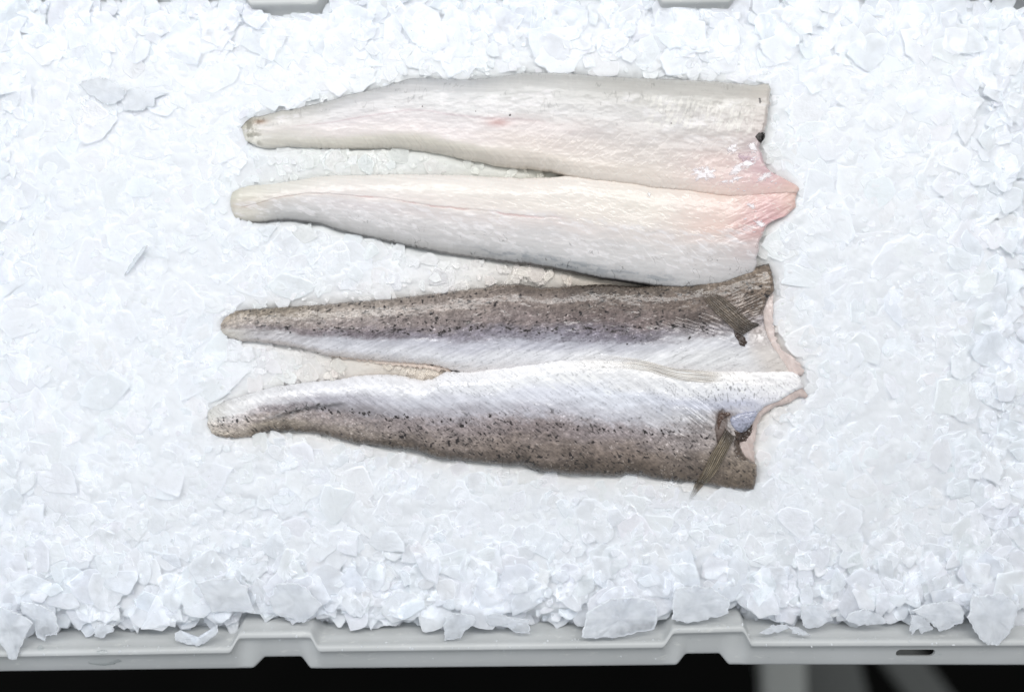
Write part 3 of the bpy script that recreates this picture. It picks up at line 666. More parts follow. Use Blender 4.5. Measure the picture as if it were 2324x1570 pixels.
sp += [(x, y, r, r * .6, rng.uniform(0, 180)) for x, y, r in [(770, 693, 3.5), (817, 688, 4), (850, 697, 4), (874, 697, 4.5), (1012, 664, 4), (1044, 686, 4), (1066, 684, 4), (1112, 687, 5), (1124, 692, 5), (980, 712, 4), (992, 724, 4.5), (925, 675, 3), (960, 684, 4), (1180, 671, 4), (1262, 674, 3), (1316, 711, 4), (1366, 684, 4), (1374, 708, 3.5), (1392, 666, 3), (1540, 670, 4), (1562, 767, 3), (1421, 781, 2.6), (1700, 655, 4), (1725, 650, 4), (1740, 672, 6), (1693, 646, 4), (1690, 668, 3)]]
sp += [(rng.uniform(900, 1600), rng.uniform(662, 735), rng.uniform(1.2, 3.4), rng.uniform(.8, 1.6), rng.uniform(-50, 50)) for _ in range(110)]
c = spots(c, X, Y, sp, 7)
# purplish line of the side
# silver crinkles near the fin
cr = dn(X, Y, -24, 22, 3.2, 431, 2); k = np.exp(-(((X - 1692) / 44) ** 2 + ((Y - 700) / 26) ** 2)); c = c + (k * (ss(.5, .62, cr) * 105 - 22))[..., None]; Zt += k * (cr - .5) * 2.4
cr = dn(X, Y, 18, 26, 3.0, 433, 2); k = np.exp(-(((X - 1600) / 80) ** 2 + ((Y - 738) / 22) ** 2)); c = c + (k * (ss(.48, .6, cr) * 60 - 22))[..., None]; Zt += k * (cr - .5) * 1.8
k = np.exp(-(((X - 1722) / 17) ** 2 + ((Y - 760) / 22) ** 2)); c = c + (k * (ss(.42, .6, fbm(X / 6, Y / 6, 435, 3)) * 90 - 20))[..., None]
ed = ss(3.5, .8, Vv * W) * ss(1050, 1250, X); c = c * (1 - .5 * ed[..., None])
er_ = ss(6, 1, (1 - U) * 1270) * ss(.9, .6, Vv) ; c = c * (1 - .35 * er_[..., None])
tb = ss(1688, 1700, X) * ss(.93, .98, U) * ss(.5, .58, Vv) * .7
c = c * (1 - tb[..., None] * .5) + np.array((214, 196, 178)) * tb[..., None] * .5
put_height('B', X, Y, Zt)
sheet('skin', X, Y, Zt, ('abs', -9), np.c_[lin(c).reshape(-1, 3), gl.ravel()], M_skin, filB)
MASK.append(np.r_[B1T, B1R, B1B[::-1], B1L[::-1]])

xsB2 = [470, 540, 620, 750, 1000, 1200, 1400, 1560, 1680, 1740]; vsB2 = [0, .2, .38, .5, .64, .82, 1]
tabB2 = [[(208, 206, 202), (216, 214, 208), (212, 208, 200), (206, 200, 190), (200, 192, 180), (192, 184, 170), (176, 168, 152)],
         [(220, 220, 222), (230, 229, 230), (226, 224, 224), (196, 190, 188), (184, 174, 166), (178, 168, 154), (150, 138, 120)],
         [(226, 226, 230), (234, 234, 238), (200, 197, 202), (150, 143, 146), (166, 156, 150), (150, 140, 124), (98, 88, 74)],
         [(230, 230, 236), (232, 232, 238), (176, 173, 184), (146, 140, 146), (150, 140, 138), (146, 136, 126), (96, 86, 74)],
         [(240, 239, 242), (230, 231, 238), (206, 207, 218), (176, 173, 182), (148, 138, 138), (138, 127, 119), (88, 78, 66)],
         [(243, 242, 245), (240, 241, 245), (224, 226, 238), (192, 191, 202), (138, 127, 126), (128, 116, 107), (84, 75, 64)],
         [(243, 241, 240), (242, 242, 245), (226, 230, 242), (200, 200, 210), (146, 137, 138), (126, 113, 103), (90, 80, 68)],
         [(241, 238, 234), (240, 241, 246), (206, 209, 224), (200, 199, 204), (150, 142, 140), (124, 113, 103), (96, 85, 71)],
         [(244, 240, 238), (238, 239, 246), (196, 199, 218), (190, 186, 186), (160, 150, 142), (138, 126, 112), (112, 100, 84)],
         [(246, 243, 243), (242, 241, 246), (205, 206, 220), (176, 166, 158), (150, 138, 124), (140, 127, 110), (116, 103, 86)]]
X, Y, U, Vv, W, Zt, c, gl, dark = skin_half(B2T, B2B, B2L, B2R, xsB2, vsB2, tabB2,
    lambda X: np.interp(X, [470, 600, 900, 1250, 1600, 1760], [4, 8, 11, 13.5, 10.5, 7]), 501,
    lambda X, V: ss(.46, .62, V + .12 * ss(760, 620, X)), 34, et=lambda X: np.interp(X, [1000, 1200, 1600, 1850], [.1, .35, .55, .8]))
k = np.exp(-((Y - np.interp(X, [590, 700, 770, 800], [955, 925, 916, 914])) / 4.5) ** 2) * ss(580, 640, X) * ss(800, 760, X)
c = c * (1 - .38 * k[..., None])
sp = [(x, np.interp(x, [560, 700, 900, 1200, 1500], [945, 925, 945, 962, 978]) + rng.normal(0, 5), rng.uniform(1.6, 4.6), rng.uniform(1.0, 2.1), rng.uniform(10, 70)) for x in rng.uniform(640, 1600, 70)]
sp += [(x, y, r, r * .6, rng.uniform(0, 180)) for x, y, r in [(508, 951, 4), (540, 955, 4), (725, 917, 4.5), (677, 925, 3), (840, 934, 4), (902, 945, 4.5), (929, 945, 4.5), (1112, 942, 4), (1049, 965, 4.5), (912, 989, 5), (921, 985, 4), (1020, 1003, 6), (1040, 996, 5), (1133, 1032, 5), (980, 1010, 3.5), (1095, 1027, 3.5), (1245, 985, 4), (1262, 989, 4.5), (1225, 1033, 5), (1310, 965, 3.5), (1600, 993, 4), (1425, 1043, 4), (1344, 1001, 4), (1200, 1010, 4)]]
sp += [(rng.uniform(850, 1690), 0, rng.uniform(1.2, 4.2), rng.uniform(.8, 1.6), rng.uniform(-60, 60)) for _ in range(170)]
sp = [(x, (np.interp(x, [850, 1200, 1690], [960, 985, 1000]) + rng.uniform(0, 1) * np.interp(x, [850, 1200, 1690], [40, 82, 100])) if y == 0 else y, a, b, d) for x, y, a, b, d in sp]
c = spots(c, X, Y, sp, 9)
tk = ss(.74, .84, dn(X, Y, 80, 6, 2.4, 531, 1)) * np.exp(-(((X - 1640) / 130) ** 2 + ((Y - 890) / 36) ** 2)); c = c * (1 - .32 * tk[..., None])
# crinkled skin radiating from the fin pocket
cr = dn(X, Y, 38, 30, 3.0, 533, 2); k = np.exp(-(((X - 1590) / 50) ** 2 + ((Y - 945) / 28) ** 2)); c = c + (k * (ss(.48, .62, cr) * 55 - 26))[..., None]; Zt += k * (cr - .5) * 2.0
k = np.exp(-(((X - 1640) / 26) ** 2 + ((Y - 943) / 12) ** 2)); c = c * (1 - .6 * k[..., None]) + np.array((80, 60, 52)) * .6 * k[..., None]
k = ss(1.2, .7, np.hypot((X - 1634) / 14, (Y - 968) / 40) + .3 * (fbm(X / 6, Y / 6, 535, 2) - .5)); c = c * (1 - .6 * k[..., None]) + np.array((92, 76, 68)) * .6 * k[..., None]; Zt -= 2.2 * k
k = ss(1.2, .8, np.hypot((X - 1688) / 24, (Y - 1010) / 30) + .5 * (fbm(X / 8, Y / 8, 537, 2) - .5)); c = c * (1 - .75 * k[..., None]) + np.array((70, 56, 46)) * .75 * k[..., None]; Zt -= 2.2 * k
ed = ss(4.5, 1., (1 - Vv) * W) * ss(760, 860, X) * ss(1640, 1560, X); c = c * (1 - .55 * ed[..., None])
put_height('B', X, Y, Zt)
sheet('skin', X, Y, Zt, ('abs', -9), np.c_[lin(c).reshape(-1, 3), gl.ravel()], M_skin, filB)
MASK.append(np.r_[B2T, B2R, B2B[::-1], B2L[::-1]])
MASK.append(np.array(z4([(1560, 300), (1690, 262), (1692, 480), (1742, 608), (1850, 688), (1880, 735), (1903, 888), (1790, 933), (1650, 988), (1598, 1060), (1569, 1185), (1580, 1300), (1400, 1200)])))

def fin(name, T, B, lift0, lift1, rays, colA, colB, alpha, seed, nu=150, nv=90, thick=.35, label=None, fade=None, dark_root=None):
    n = len(T)
    X, Y, U, Vv, W = transfinite(T, B, [T[0], B[0]], [T[-1], B[-1]], nu, nv, sm=1.5, jag=.3, seed=seed)
    base = get_height('B', X, Y); base = np.where(base < -50, 0.5, base)
    for _ in range(3):
        base = (base + np.roll(base, 1, 0) + np.roll(base, -1, 0) + np.roll(base, 1, 1) + np.roll(base, -1, 1)) / 5
    ray = np.sin(Vv * rays * 2 * np.pi + 5 * (fbm(U * 4, Vv * 5, seed) - .5)) * (.35 + .65 * fbm(U * 6, Vv * 9, seed + 8))
    Zt = base + lift0 * (1 - U) + lift1 * U + .16 * ray + .9 * (fbm(U * 4, Vv * 3, seed + 1) - .5) + .6
    k = (.5 + .5 * ray)[..., None]; c = np.array(colA) * (1 - k) + np.array(colB) * k
    c = c * (1 + .45 * (dn(U * 200, Vv * 60, 0, 26, 2.0, seed + 2, 3)[..., None] - .5) * 2)
    if dark_root: kr = ss(dark_root, 0, U)[..., None]; c = c * (1 - .6 * kr) + np.array((48, 42, 40)) * .6 * kr
    edf = ss(0, .10, np.minimum(Vv, 1 - Vv) + .06 * (fbm(U * 14, Vv * 3, seed + 5) - .3))
    al = alpha(U, Vv) * (.86 + .14 * ray) * edf * (1 - .8 * ss(.80, 1.0, U + .25 * (fbm(U * 3, Vv * 12, seed + 6) - .5)))
    o = sheet(name, X, Y, Zt, ('rel', -thick), np.c_[lin(c).reshape(-1, 3), np.clip(al, 0, 1).ravel()], M_fin, filB)
    if label: o['label'] = label
    return o
def z10(p): return Z(p, 1557, 605.5, .16528)
def z11(p): return Z(p, 1499.3, 865, .17631)
def z12(p): return Z(p, 1153.3, 749.7, .19851)
fin('pectoral_fin', z10([(975, 780), (880, 755), (760, 655), (640, 540), (520, 445), (400, 362), (300, 300)]), z10([(730, 960), (680, 925), (600, 850), (480, 735), (350, 625), (260, 520), (200, 430), (165, 340)]),
    1.2, .5, 9, (84, 75, 66), (140, 128, 116), lambda u, v: (1 - .85 * ss(.62, 1, u)) * (1 - .45 * ss(.75, 1., v)) * .85, 601, dark_root=.3)
fin('pectoral_fin', z11([(810, 600), (745, 720), (670, 830), (600, 950), (555, 1080), (490, 1220), (440, 1340), (365, 1525)]), z11([(935, 700), (890, 790), (820, 930), (740, 1090), (640, 1240), (540, 1370), (450, 1475), (370, 1530)]),
    1.2, .8, 8, (88, 78, 64), (148, 136, 118), lambda u, v: (1 - .6 * ss(.68, .92, u)) * .85, 611, dark_root=.22)
fin('pelvic_fin', z12([(2467, 482), (2324, 467), (1900, 437), (1700, 382), (1500, 327), (1200, 282), (900, 274), (600, 317)]), z12([(2467, 590), (2324, 598), (2000, 575), (1800, 532), (1600, 468), (1400, 442), (1100, 437), (800, 450), (600, 405)]),
    .4, .2, 7, (222, 214, 205), (243, 240, 236), lambda u, v: .85 * ss(0, .16, u) * (1 - .9 * ss(.3, .75, u)), 621, nu=200, label='pale folded fin along the belly seam')
o = blob('gill_flap', z11([(868, 480), (900, 442), (1020, 402), (1120, 384), (1212, 374), (1240, 402), (1200, 500), (1150, 575), (1090, 645), (1010, 655), (940, 620), (885, 545)]), 'B', .8, (180, 183, 202), M_skin, filB, thick=2.2, seed=31, jag=.6, amp=.5)
me = o.data; cd = np.empty(len(me.vertices) * 4, np.float32); me.color_attributes['Col'].data.foreach_get('color', cd); cd = cd.reshape(-1, 4)
co = np.empty(len(me.vertices) * 3, np.float32); me.vertices.foreach_get('co', co); co = co.reshape(-1, 3)
xx = co[:, 0] / K + CX; yy = CY - co[:, 1] / K
kk = .5 * ss(.45, .7, fbm(xx / 3, yy / 3, 71, 2)) + .65 * ss(1655, 1700, xx) * ss(960, 975, yy); cd[:, :3] *= (1 - .75 * np.clip(kk, 0, 1))[:, None]
me.color_attributes['Col'].data.foreach_set('color', cd.ravel())
# dark skin folds where the fins are rooted
blob('fin_root', z10([(640, 870), (720, 920), (790, 970), (825, 1035), (785, 1092), (722, 1075), (690, 1010), (655, 950)]), 'B', .3, (64, 50, 44), M_skin, filB, thick=.9, seed=33, jag=1.5, amp=1.2, sub_jit=4)
blob('fin_root', z10([(830, 800), (900, 765), (985, 780), (975, 815), (900, 850), (850, 880), (800, 900), (790, 850)]), 'B', .3, (58, 50, 46), M_skin, filB, thick=.9, seed=34, jag=1.2, amp=1.2, sub_jit=4)
blob('fin_root', z4([(1345, 1000), (1370, 985), (1410, 985), (1415, 1000), (1385, 1012), (1360, 1040), (1345, 1090), (1335, 1050)]), 'B', .1, (88, 66, 56), M_skin, filB, thick=.6, seed=35, jag=1.2, amp=1.4, sub_jit=4)
blob('fin_root', z4([(1435, 1095), (1480, 1112), (1530, 1085), (1560, 1060), (1555, 1110), (1520, 1160), (1470, 1180), (1445, 1140)]), 'B', .1, (70, 54, 44), M_skin, filB, thick=.6, seed=36, jag=1.5, amp=1.6, sub_jit=4)

# ------------------------------------------------------------------ ice
def inside(poly, X, Y):
    r = np.zeros(X.shape, bool); n = len(poly); j = n - 1
    for i in range(n):
        xi, yi = poly[i]; xj, yj = poly[j]
        if yi != yj:
            m = ((yi > Y) != (yj > Y)) & (X < (xj - xi) * (Y - yi) / (yj - yi) + xi); r ^= m
        j = i
    return r
mx_ = np.arange(0, 2400, 4.0); my_ = np.arange(0, 1600, 4.0); MX, MY = np.meshgrid(mx_, my_)
msk = np.zeros(MX.shape)
for p in MASK: msk[inside(np.asarray(p), MX, MY)] = 1
def blur(a, s):
    r = int(3 * s); k = np.exp(-.5 * (np.arange(-r, r + 1) / s) ** 2); k /= k.sum()
    a = np.apply_along_axis(lambda q: np.convolve(np.pad(q, r, 'edge'), k, 'valid'), 0, a)
    return np.apply_along_axis(lambda q: np.convolve(np.pad(q, r, 'edge'), k, 'valid'), 1, a)
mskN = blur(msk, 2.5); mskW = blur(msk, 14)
def samp(a, x, y): return a[np.clip((np.asarray(y) / 4).round().astype(int), 0, a.shape[0] - 1), np.clip((np.asarray(x) / 4).round().astype(int), 0, a.shape[1] - 1)]
FB_X = [-60, 150, 300, 420, 520, 545, 640, 712, 735, 860, 1000, 1200, 1400, 1490, 1510, 1540, 1690, 1712, 1800, 1900, 2050, 2324, 2400]
FB_Y = [1438, 1440, 1441, 1438, 1436, 1414, 1416, 1420, 1432, 1431, 1428, 1432, 1438, 1436, 1412, 1402, 1402, 1424, 1432, 1424, 1426, 1420, 1420]
def yfront(x): return np.interp(x, FB_X, FB_Y)
def ytop(x): return np.interp(x, [-60, 560, 585, 715, 740, 1490, 1510, 1640, 1660, 2150, 2400], [-34, -34, -8, -10, -40, -40, -10, -14, -40, -20, -6])
def edge_k(x, y):          # 1 near the rims where flakes are loose, 0 in the wet middle
    return np.clip(np.maximum.reduce([ss(1120, 1400, y), ss(190, 40, y), .9 * ss(2080, 2320, x), .6 * ss(120, -20, x) * 1.0]) , 0, 1)
def z_ice(x, y):
    z = 3.0 * (fbm(x / 170, y / 130, 801, 3) - .5) * 2 + 1.2 * (fbm(x / 35, y / 30, 803, 3) - .5) * 2
    z = z - 3.6 * samp(mskN, x, y) - 2.0 * samp(mskW, x, y)
    z = z - 17 * ss(yfront(x) - 60, yfront(x) + 5, y) - 16 * ss(ytop(x) + 45, ytop(x) - 10, y) - 9 * ss(2300, 2380, x) - 6 * ss(10, -50, x)
    return z
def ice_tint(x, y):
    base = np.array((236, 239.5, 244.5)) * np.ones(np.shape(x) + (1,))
    st = (np.clip(samp(mskW, x, y) * 1.1, 0, 1) ** 1.8)[..., None]         # fish juice stain plus painted colour bleed from the fillets
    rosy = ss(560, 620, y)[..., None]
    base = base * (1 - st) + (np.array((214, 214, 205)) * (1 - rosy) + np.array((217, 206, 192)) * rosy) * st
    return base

nx, ny = 620, 400
gx = np.linspace(-58, 2382, nx); t_ = np.linspace(0, 1, ny)
GX = np.broadcast_to(gx, (ny, nx)); GY = ytop(GX) - 14 + (yfront(GX) + 2 - ytop(GX) + 14) * t_[:, None]
ek = edge_k(GX, GY)
GZ = z_ice(GX, GY) + .75 - 2.0 * ek - 1.2 * samp(mskW, GX, GY) + 1.5 * (1 - ek) * (fbm(GX / 28, GY / 22, 821, 2) - .5) + .5 * (fbm(GX / 9, GY / 8, 823, 2) - .5)
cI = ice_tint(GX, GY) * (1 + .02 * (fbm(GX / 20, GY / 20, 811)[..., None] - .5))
VB = np.c_[wx(GX.ravel()), wy(GY.ravel()), mm(GZ.ravel())]
FBf = grid_faces(nx, ny); CB = np.c_[lin(cI).reshape(-1, 3), np.zeros(nx * ny)]

def flakes(cx, cy, cz, rad, asp, rot, tiltx, tilty, curv, thick, tint, al, rng, NP=24):
    """vectorised slabs of broken ice; returns V, F, C"""
    n = len(cx)
    # outline: six uneven corners joined by nearly straight, slightly ragged breaks
    nc = 6; ca = (np.arange(nc) + rng.uniform(-.38, .38, (n, nc))) * 2 * np.pi / nc; cr_ = rng.uniform(.62, 1.12, (n, nc))
    qx = cr_ * np.cos(ca); qy = cr_ * np.sin(ca); m_ = NP // nc
    f = (np.arange(NP) % m_) / m_; i0 = np.arange(NP) // m_; i1 = (i0 + 1) % nc
    px = qx[:, i0] * (1 - f) + qx[:, i1] * f; py = qy[:, i0] * (1 - f) + qy[:, i1] * f
    jt = 1 + rng.uniform(-.055, .055, (n, NP)) + (f > 0) * rng.uniform(-.02, .09, (n, 1)); px = px * jt; py = py * jt * asp[:, None]
    cr, sr = np.cos(rot)[:, None], np.sin(rot)[:, None]
    rings = [(.5, .5, 0), (.93, .5, 0), (1.0, .12, 1), (.985, -.3, 1), (.9, -.5, 0)]
    lx = []; ly = []; lz = []; ea = []
    for s, hz, e in [(0, .5, 0)] + rings + [(0, -.5, 0)]:
        m = 1 if s == 0 else NP
        X = (px * s if s else np.zeros((n, 1))); Y = (py * s if s else np.zeros((n, 1)))
        Zc = (curv[:, None] * (X ** 2) - .0) * rad[:, None] + hz * thick[:, None] + (rng.uniform(-.10, .10, X.shape) * thick[:, None] if s in (.5, .93) else 0)
        lx.append(X * rad[:, None]); ly.append(Y * rad[:, None]); lz.append(Zc); ea.append(np.full((n, m), float(e)))
    lx = np.concatenate(lx, 1); ly = np.concatenate(ly, 1); lz = np.concatenate(lz, 1); ea = np.concatenate(ea, 1)
    X = lx * cr - ly * sr; Y = lx * sr + ly * cr
    Zz = lz + X * np.tan(tiltx)[:, None] + Y * np.tan(tilty)[:, None]
    X = X * np.cos(tiltx)[:, None]; Y = Y * np.cos(tilty)[:, None]
    X += cx[:, None]; Y += cy[:, None]; Zz += cz[:, None]
    nvp = 2 + 5 * NP
    V = np.stack([X, Y, Zz], 2).reshape(-1, 3)
    C = np.concatenate([tint[:, None, :] * (1 + .012 * ea[..., None]), (al[:, None] * (1 - .55 * ea))[..., None]], 2)
    C[..., :3] = lin(np.clip(C[..., :3], 0, 254))
    j = np.arange(NP); k = (j + 1) % NP
    tri = [np.stack([0 * j, 1 + j, 1 + k], 1)]; quad = []
    for q in range(4):
        a = 1 + q * NP; quad.append(np.stack([a + j, a + NP + j, a + NP + k, a + k], 1))
    e = 1 + 4 * NP; tri.append(np.stack([np.full(NP, nvp - 1), e + k, e + j], 1))
    tri = np.concatenate(tri); quad = np.concatenate(quad)
    off = (np.arange(n) * nvp)[:, None, None]
    return V, (tri[None] + off).reshape(-1), (quad[None] + off).reshape(-1), len(tri) * n, len(quad) * n, C.reshape(-1, 4)

rng = np.random.default_rng(21)
parts = []
def add_layer(n, rmin, rmax, dz, tk, tilt0, tilt1, al0, al1, wmin=0, only_edge=0.0, near=False):
    x = rng.uniform(-50, 2376, n); y = rng.uniform(-20, 1450, n)
    rad = rmin * (rmax / rmin) ** rng.random(n)
    e = edge_k(x, y)
    keep = (y < yfront(x) - rad * rng.uniform(.25, .8, n)) & (y > ytop(x) + rad * rng.uniform(0, .7, n) - 4) & (samp(mskN, x, y) < .45)
    # keep big flakes off the fillets
    for a in np.linspace(0, 2 * np.pi, 8, endpoint=False):
        keep &= samp(mskN, np.clip(x + rad * .75 * np.cos(a), 0, 2396), np.clip(y + rad * .75 * np.sin(a), 0, 1596)) < .80
    if near: keep &= samp(mskW, x, y) > .06
    if only_edge == 1.0: keep &= (y > 1290)
    if only_edge: keep &= rng.random(n) < (1 - only_edge) + only_edge * e
    x, y, rad, e = x[keep], y[keep], rad[keep], e[keep]; n = len(x)
    tl = np.radians(tilt0 + (tilt1 - tilt0) * e)
    tx = rng.normal(0, 1, n) * tl; ty = rng.normal(0, 1, n) * tl
    ty = ty - np.radians(10) * ss(1330, 1430, y) + np.radians(8) * ss(90, 10, y)
    tx = np.clip(tx, -.9, .9); ty = np.clip(ty, -.9, .9)
    z = z_ice(x, y) + dz + rng.uniform(-.42, .42, n) + e * rng.uniform(-.5, .6, n)
    th = rng.uniform(.7, 1.3, n) * tk / (K * 1000)
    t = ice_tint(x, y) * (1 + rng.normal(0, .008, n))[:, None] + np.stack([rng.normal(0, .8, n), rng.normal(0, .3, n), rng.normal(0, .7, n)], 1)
    al = np.clip(al0 + (al1 - al0) * e + rng.normal(0, .18, n), 0.02, 1)
    V, T_, Q_, nt, nq, C = flakes(x, -y, z / (K * 1000), rad, rng.uniform(.5, 1, n), rng.uniform(0, 6.28, n), tx, ty, rng.normal(0, .04, n), th, t, al, rng)
    V = np.c_[(V[:, 0] - CX) * K, (CY + V[:, 1]) * K, V[:, 2] * K]
    parts.append((V, T_, Q_, nt, nq, C))
add_layer(1500, 18, 50, -.8, .8, 2.5, 6, .1, .5, only_edge=.9)
add_layer(2000, 14, 50, 0.1, .6, 1.6, 5, .15, .5)
add_layer(2300, 14, 66, 0.55, .5, 1.4, 5, .15, .6)
add_layer(3000, 5, 16, .9, .5, 3, 12, .3, .9)
add_layer(1500, 4, 10, 1.3, .5, 6, 24, .3, 1., only_edge=.7)
add_layer(2000, 16, 60, 1.3, .7, 2.5, 6, .2, .9, only_edge=.95)
add_layer(1500, 22, 60, 1.9, .6, 2, 6, .9, 1.0, only_edge=1.0)
add_layer(2600, 8, 30, 1.0, .4, 2.5, 8, .5, 1., near=True)
# crumbs spilled on the rim
n = 90; x = rng.uniform(0, 2324, n); dy = rng.uniform(-14, 44, n); rdg_ = np.interp(x, [-70, 526, 545, 708, 724, 1505, 1526, 1686, 1702, 2400], [1484, 1474, 1441, 1439, 1471, 1462, 1430, 1426, 1459, 1457])
dy = np.where(rng.random(n) < .6, rng.uniform(-16, 0, n), dy)
x, dy, rdg_ = [q[~((np.abs(x - 2084) < 50) & (dy > 10))] for q in (x, dy, rdg_)]; n = len(x)
z = np.interp(dy, [-20, -12, -7, 2, 9, 14, 50], [-1, 4.6, 7.7, 8.0, 3.6, 1.8, -7.6]) + .2
V, T_, Q_, nt, nq, C = flakes(x, -(rdg_ + dy), z / (K * 1000), rng.uniform(1.2, 4.2, n), rng.uniform(.4, 1, n), rng.uniform(0, 6.28, n), rng.normal(0, .2, n), rng.normal(0, .2, n), np.zeros(n), rng.uniform(.8, 2, n), np.full((n, 3), 232.), np.full(n, .9), rng)
M_crumb = plain('frosted_ice_crumb', (226, 230, 234), .3, 0, .04, 300)
tag(mesh_obj('ice_crumbs', np.c_[(V[:, 0] - CX) * K, (CY + V[:, 1]) * K, V[:, 2] * K], np.r_[Q_, T_], np.r_[np.full(nq, 4), np.full(nt, 3)], M_crumb), 'tiny ice crumbs spilled along the front rim', 'ice crumbs', kind='stuff')
Vs = [VB]; Fq = [FBf]; Ft = []; Cs = [CB]; off = len(VB); nq_ = len(FBf) // 4; nt_ = 0
for V, T_, Q_, nt, nq, C in parts:
    Vs.append(V); Ft.append(T_ + off); Fq.append(Q_ + off); Cs.append(C); off += len(V); nq_ += nq; nt_ += nt
ice = mesh_obj('crushed_ice', np.concatenate(Vs), np.concatenate(Fq + Ft), np.r_[np.full(nq_, 4), np.full(nt_, 3)], M_ice, None, np.concatenate(Cs), smooth=False)
sm = np.zeros(nq_ + nt_, bool); sm[:len(FBf) // 4] = True; ice.data.polygons.foreach_set('use_smooth', sm)
tag(ice, 'white crushed flake ice heaped in the crate around the fillets', 'ice', kind='stuff')

# single large flakes one can point to
def big_flake(pts, z, tx, ty, thick, label, seed, alpha=.9, tint=(235, 239, 244), curv=0.0):
    p = resample(list(pts) + [pts[0]], 109, 0)[:-1]; n = len(p)
    c0 = p.mean(0); d = p - c0; d += d / np.hypot(*d.T)[:, None] * ((vn(np.arange(n) / 1.3, np.arange(n) * 0, seed) - .5) * 4.2 + (vn(np.arange(n) / 4.5, np.arange(n) * 0, seed + 40) - .5) * 5)[:, None]
    rings = [(.35, .5, 0), (.7, .5, 0), (.94, .5, 0), (1, .2, 1), (.985, -.3, 1), (.92, -.5, 0), (.5, -.5, 0)]
    X = [np.zeros(1)]; Y = [np.zeros(1)]; Hh = [np.array([.5])]; E = [np.zeros(1)]
    for s, h, e in rings:
        X.append(d[:, 0] * s); Y.append(d[:, 1] * s); E.append(np.full(n, float(e)))
        Hh.append(h + .7 * (vn(d[:, 0] * s / 14, d[:, 1] * s / 14, seed + 2) - .5) * (1 if h > 0 else 0))
    X.append(np.zeros(1)); Y.append(np.zeros(1)); Hh.append(np.array([-.5])); E.append(np.zeros(1))
    X = np.concatenate(X); Y = np.concatenate(Y); Hh = np.concatenate(Hh); E = np.concatenate(E)
    Zz = mm(z + Hh * thick) + X * K * math.tan(tx) - Y * K * math.tan(ty) + curv * (Y * K) ** 2
    V = np.c_[X * K, -Y * K, Zz]
    j = np.arange(n); k = (j + 1) % n; T3 = [np.stack([0 * j, 1 + k, 1 + j], 1)]; Q = []
    for r in range(6): a = 1 + r * n; Q.append(np.stack([a + j, a + k, a + n + k, a + n + j], 1))
    e_ = 1 + 6 * n; T3.append(np.stack([np.full(n, len(V) - 1), e_ + j, e_ + k], 1))
    T3 = np.concatenate(T3); Q = np.concatenate(Q)
    C = np.c_[lin(np.array(tint) * (1 + .02 * E[:, None])), np.clip(alpha * 1.25 * (1 - .85 * E) * (.55 + .9 * vn(X / 16, Y / 16, seed + 9)), 0, 1)]
    o = mesh_obj('ice_flake', V, np.r_[Q.ravel(), T3.ravel()], np.r_[np.full(len(Q), 4), np.full(len(T3), 3)], M_clear, None, C, smooth=False)
    o.location = (wx(c0[0]), wy(c0[1]), 0)
    return tag(o, label, 'ice flake', 'large ice flakes standing out from the crushed ice')
GR = (235, 239, 244)
big_flake(z5([(0, 190), (100, 225), (170, 262), (245, 315), (222, 360), (200, 400), (170, 470), (155, 500), (135, 550), (85, 555), (70, 500), (20, 412), (-30, 380)]), 11, 0, .04, 1.6, 'long pointed ice flake drooping over the front rim in the left corner', 1, .6)
big_flake(z5([(155, 180), (300, 200), (360, 240), (388, 300), (398, 350), (380, 398), (310, 408), (305, 436), (262, 434), (245, 395), (235, 300), (170, 250)]), 8, 0, .10, 1.6, 'rounded ice flake with a stubby tongue beside the drooping corner flake', 2, .7)
big_flake(z5([(1190, 370), (1290, 447), (1375, 385), (1450, 318), (1448, 372), (1380, 425), (1302, 476), (1230, 462), (1155, 432), (1150, 400)]), 9, .1, .10, 1.4, 'bent glassy ice flake lying on the rim left of the left raised step', 3, 1.)
big_flake(z5([(1300, 60), (1420, 30), (1540, 25), (1620, 110), (1640, 190), (1670, 270), (1540, 255), (1385, 265), (1340, 150)]), 6, -.03, .08, 1.8, 'broad smooth ice flake just above the left raised step of the rim', 4, .4)
big_flake(z5([(1810, 75), (1900, 60), (2010, 85), (2060, 150), (2110, 205), (2060, 260), (1995, 332), (1900, 300), (1800, 262), (1770, 180)]), 7, .05, .1, 1.8, 'angular pale ice flake pointing down at the left rim notch', 5, .5)
big_flake(z5([(610, 400), (640, 330), (740, 335), (760, 380), (700, 400), (680, 430), (625, 432)]), 5, .2, .15, 1.2, 'small frosty ice chip on the left stretch of the rim', 6, .8)
big_flake(z6([(700, 260), (760, 240), (880, 245), (880, 300), (830, 345), (790, 395), (700, 415), (690, 330)]), 8, .1, .12, 1.5, 'tongue shaped ice flake reaching lowest on the middle of the rim', 7, .8)
big_flake(z6([(1560, 225), (1700, 150), (1850, 130), (1960, 165), (1995, 200), (1985, 280), (1972, 345), (1900, 350), (1800, 375), (1610, 392), (1522, 380)]), 9, -.06, .05, 2.2, 'largest flat ice flake on the rim, left of the right raised step', 8, .75)
big_flake(z6([(950, 255), (1000, 240), (1100, 270), (1210, 285), (1220, 375), (1130, 370), (1090, 335), (960, 320)]), 5, 0, .14, 1.5, 'clear oblong ice flake at mid rim beside the tongue shaped flake', 9, 1.)
big_flake(z7([(60, 290), (80, 90), (200, 70), (320, 80), (430, 160), (422, 250), (300, 285), (160, 312)]), 10, 0, .06, 2.0, 'big frosty ice flake resting on top of the right raised step', 10, .6)
big_flake(z7([(880, 205), (1000, 180), (1045, 230), (1092, 292), (1000, 338), (920, 346), (890, 300)]), 9, .05, .1, 1.6, 'square cornered ice flake right of the right raised step', 11, .7)
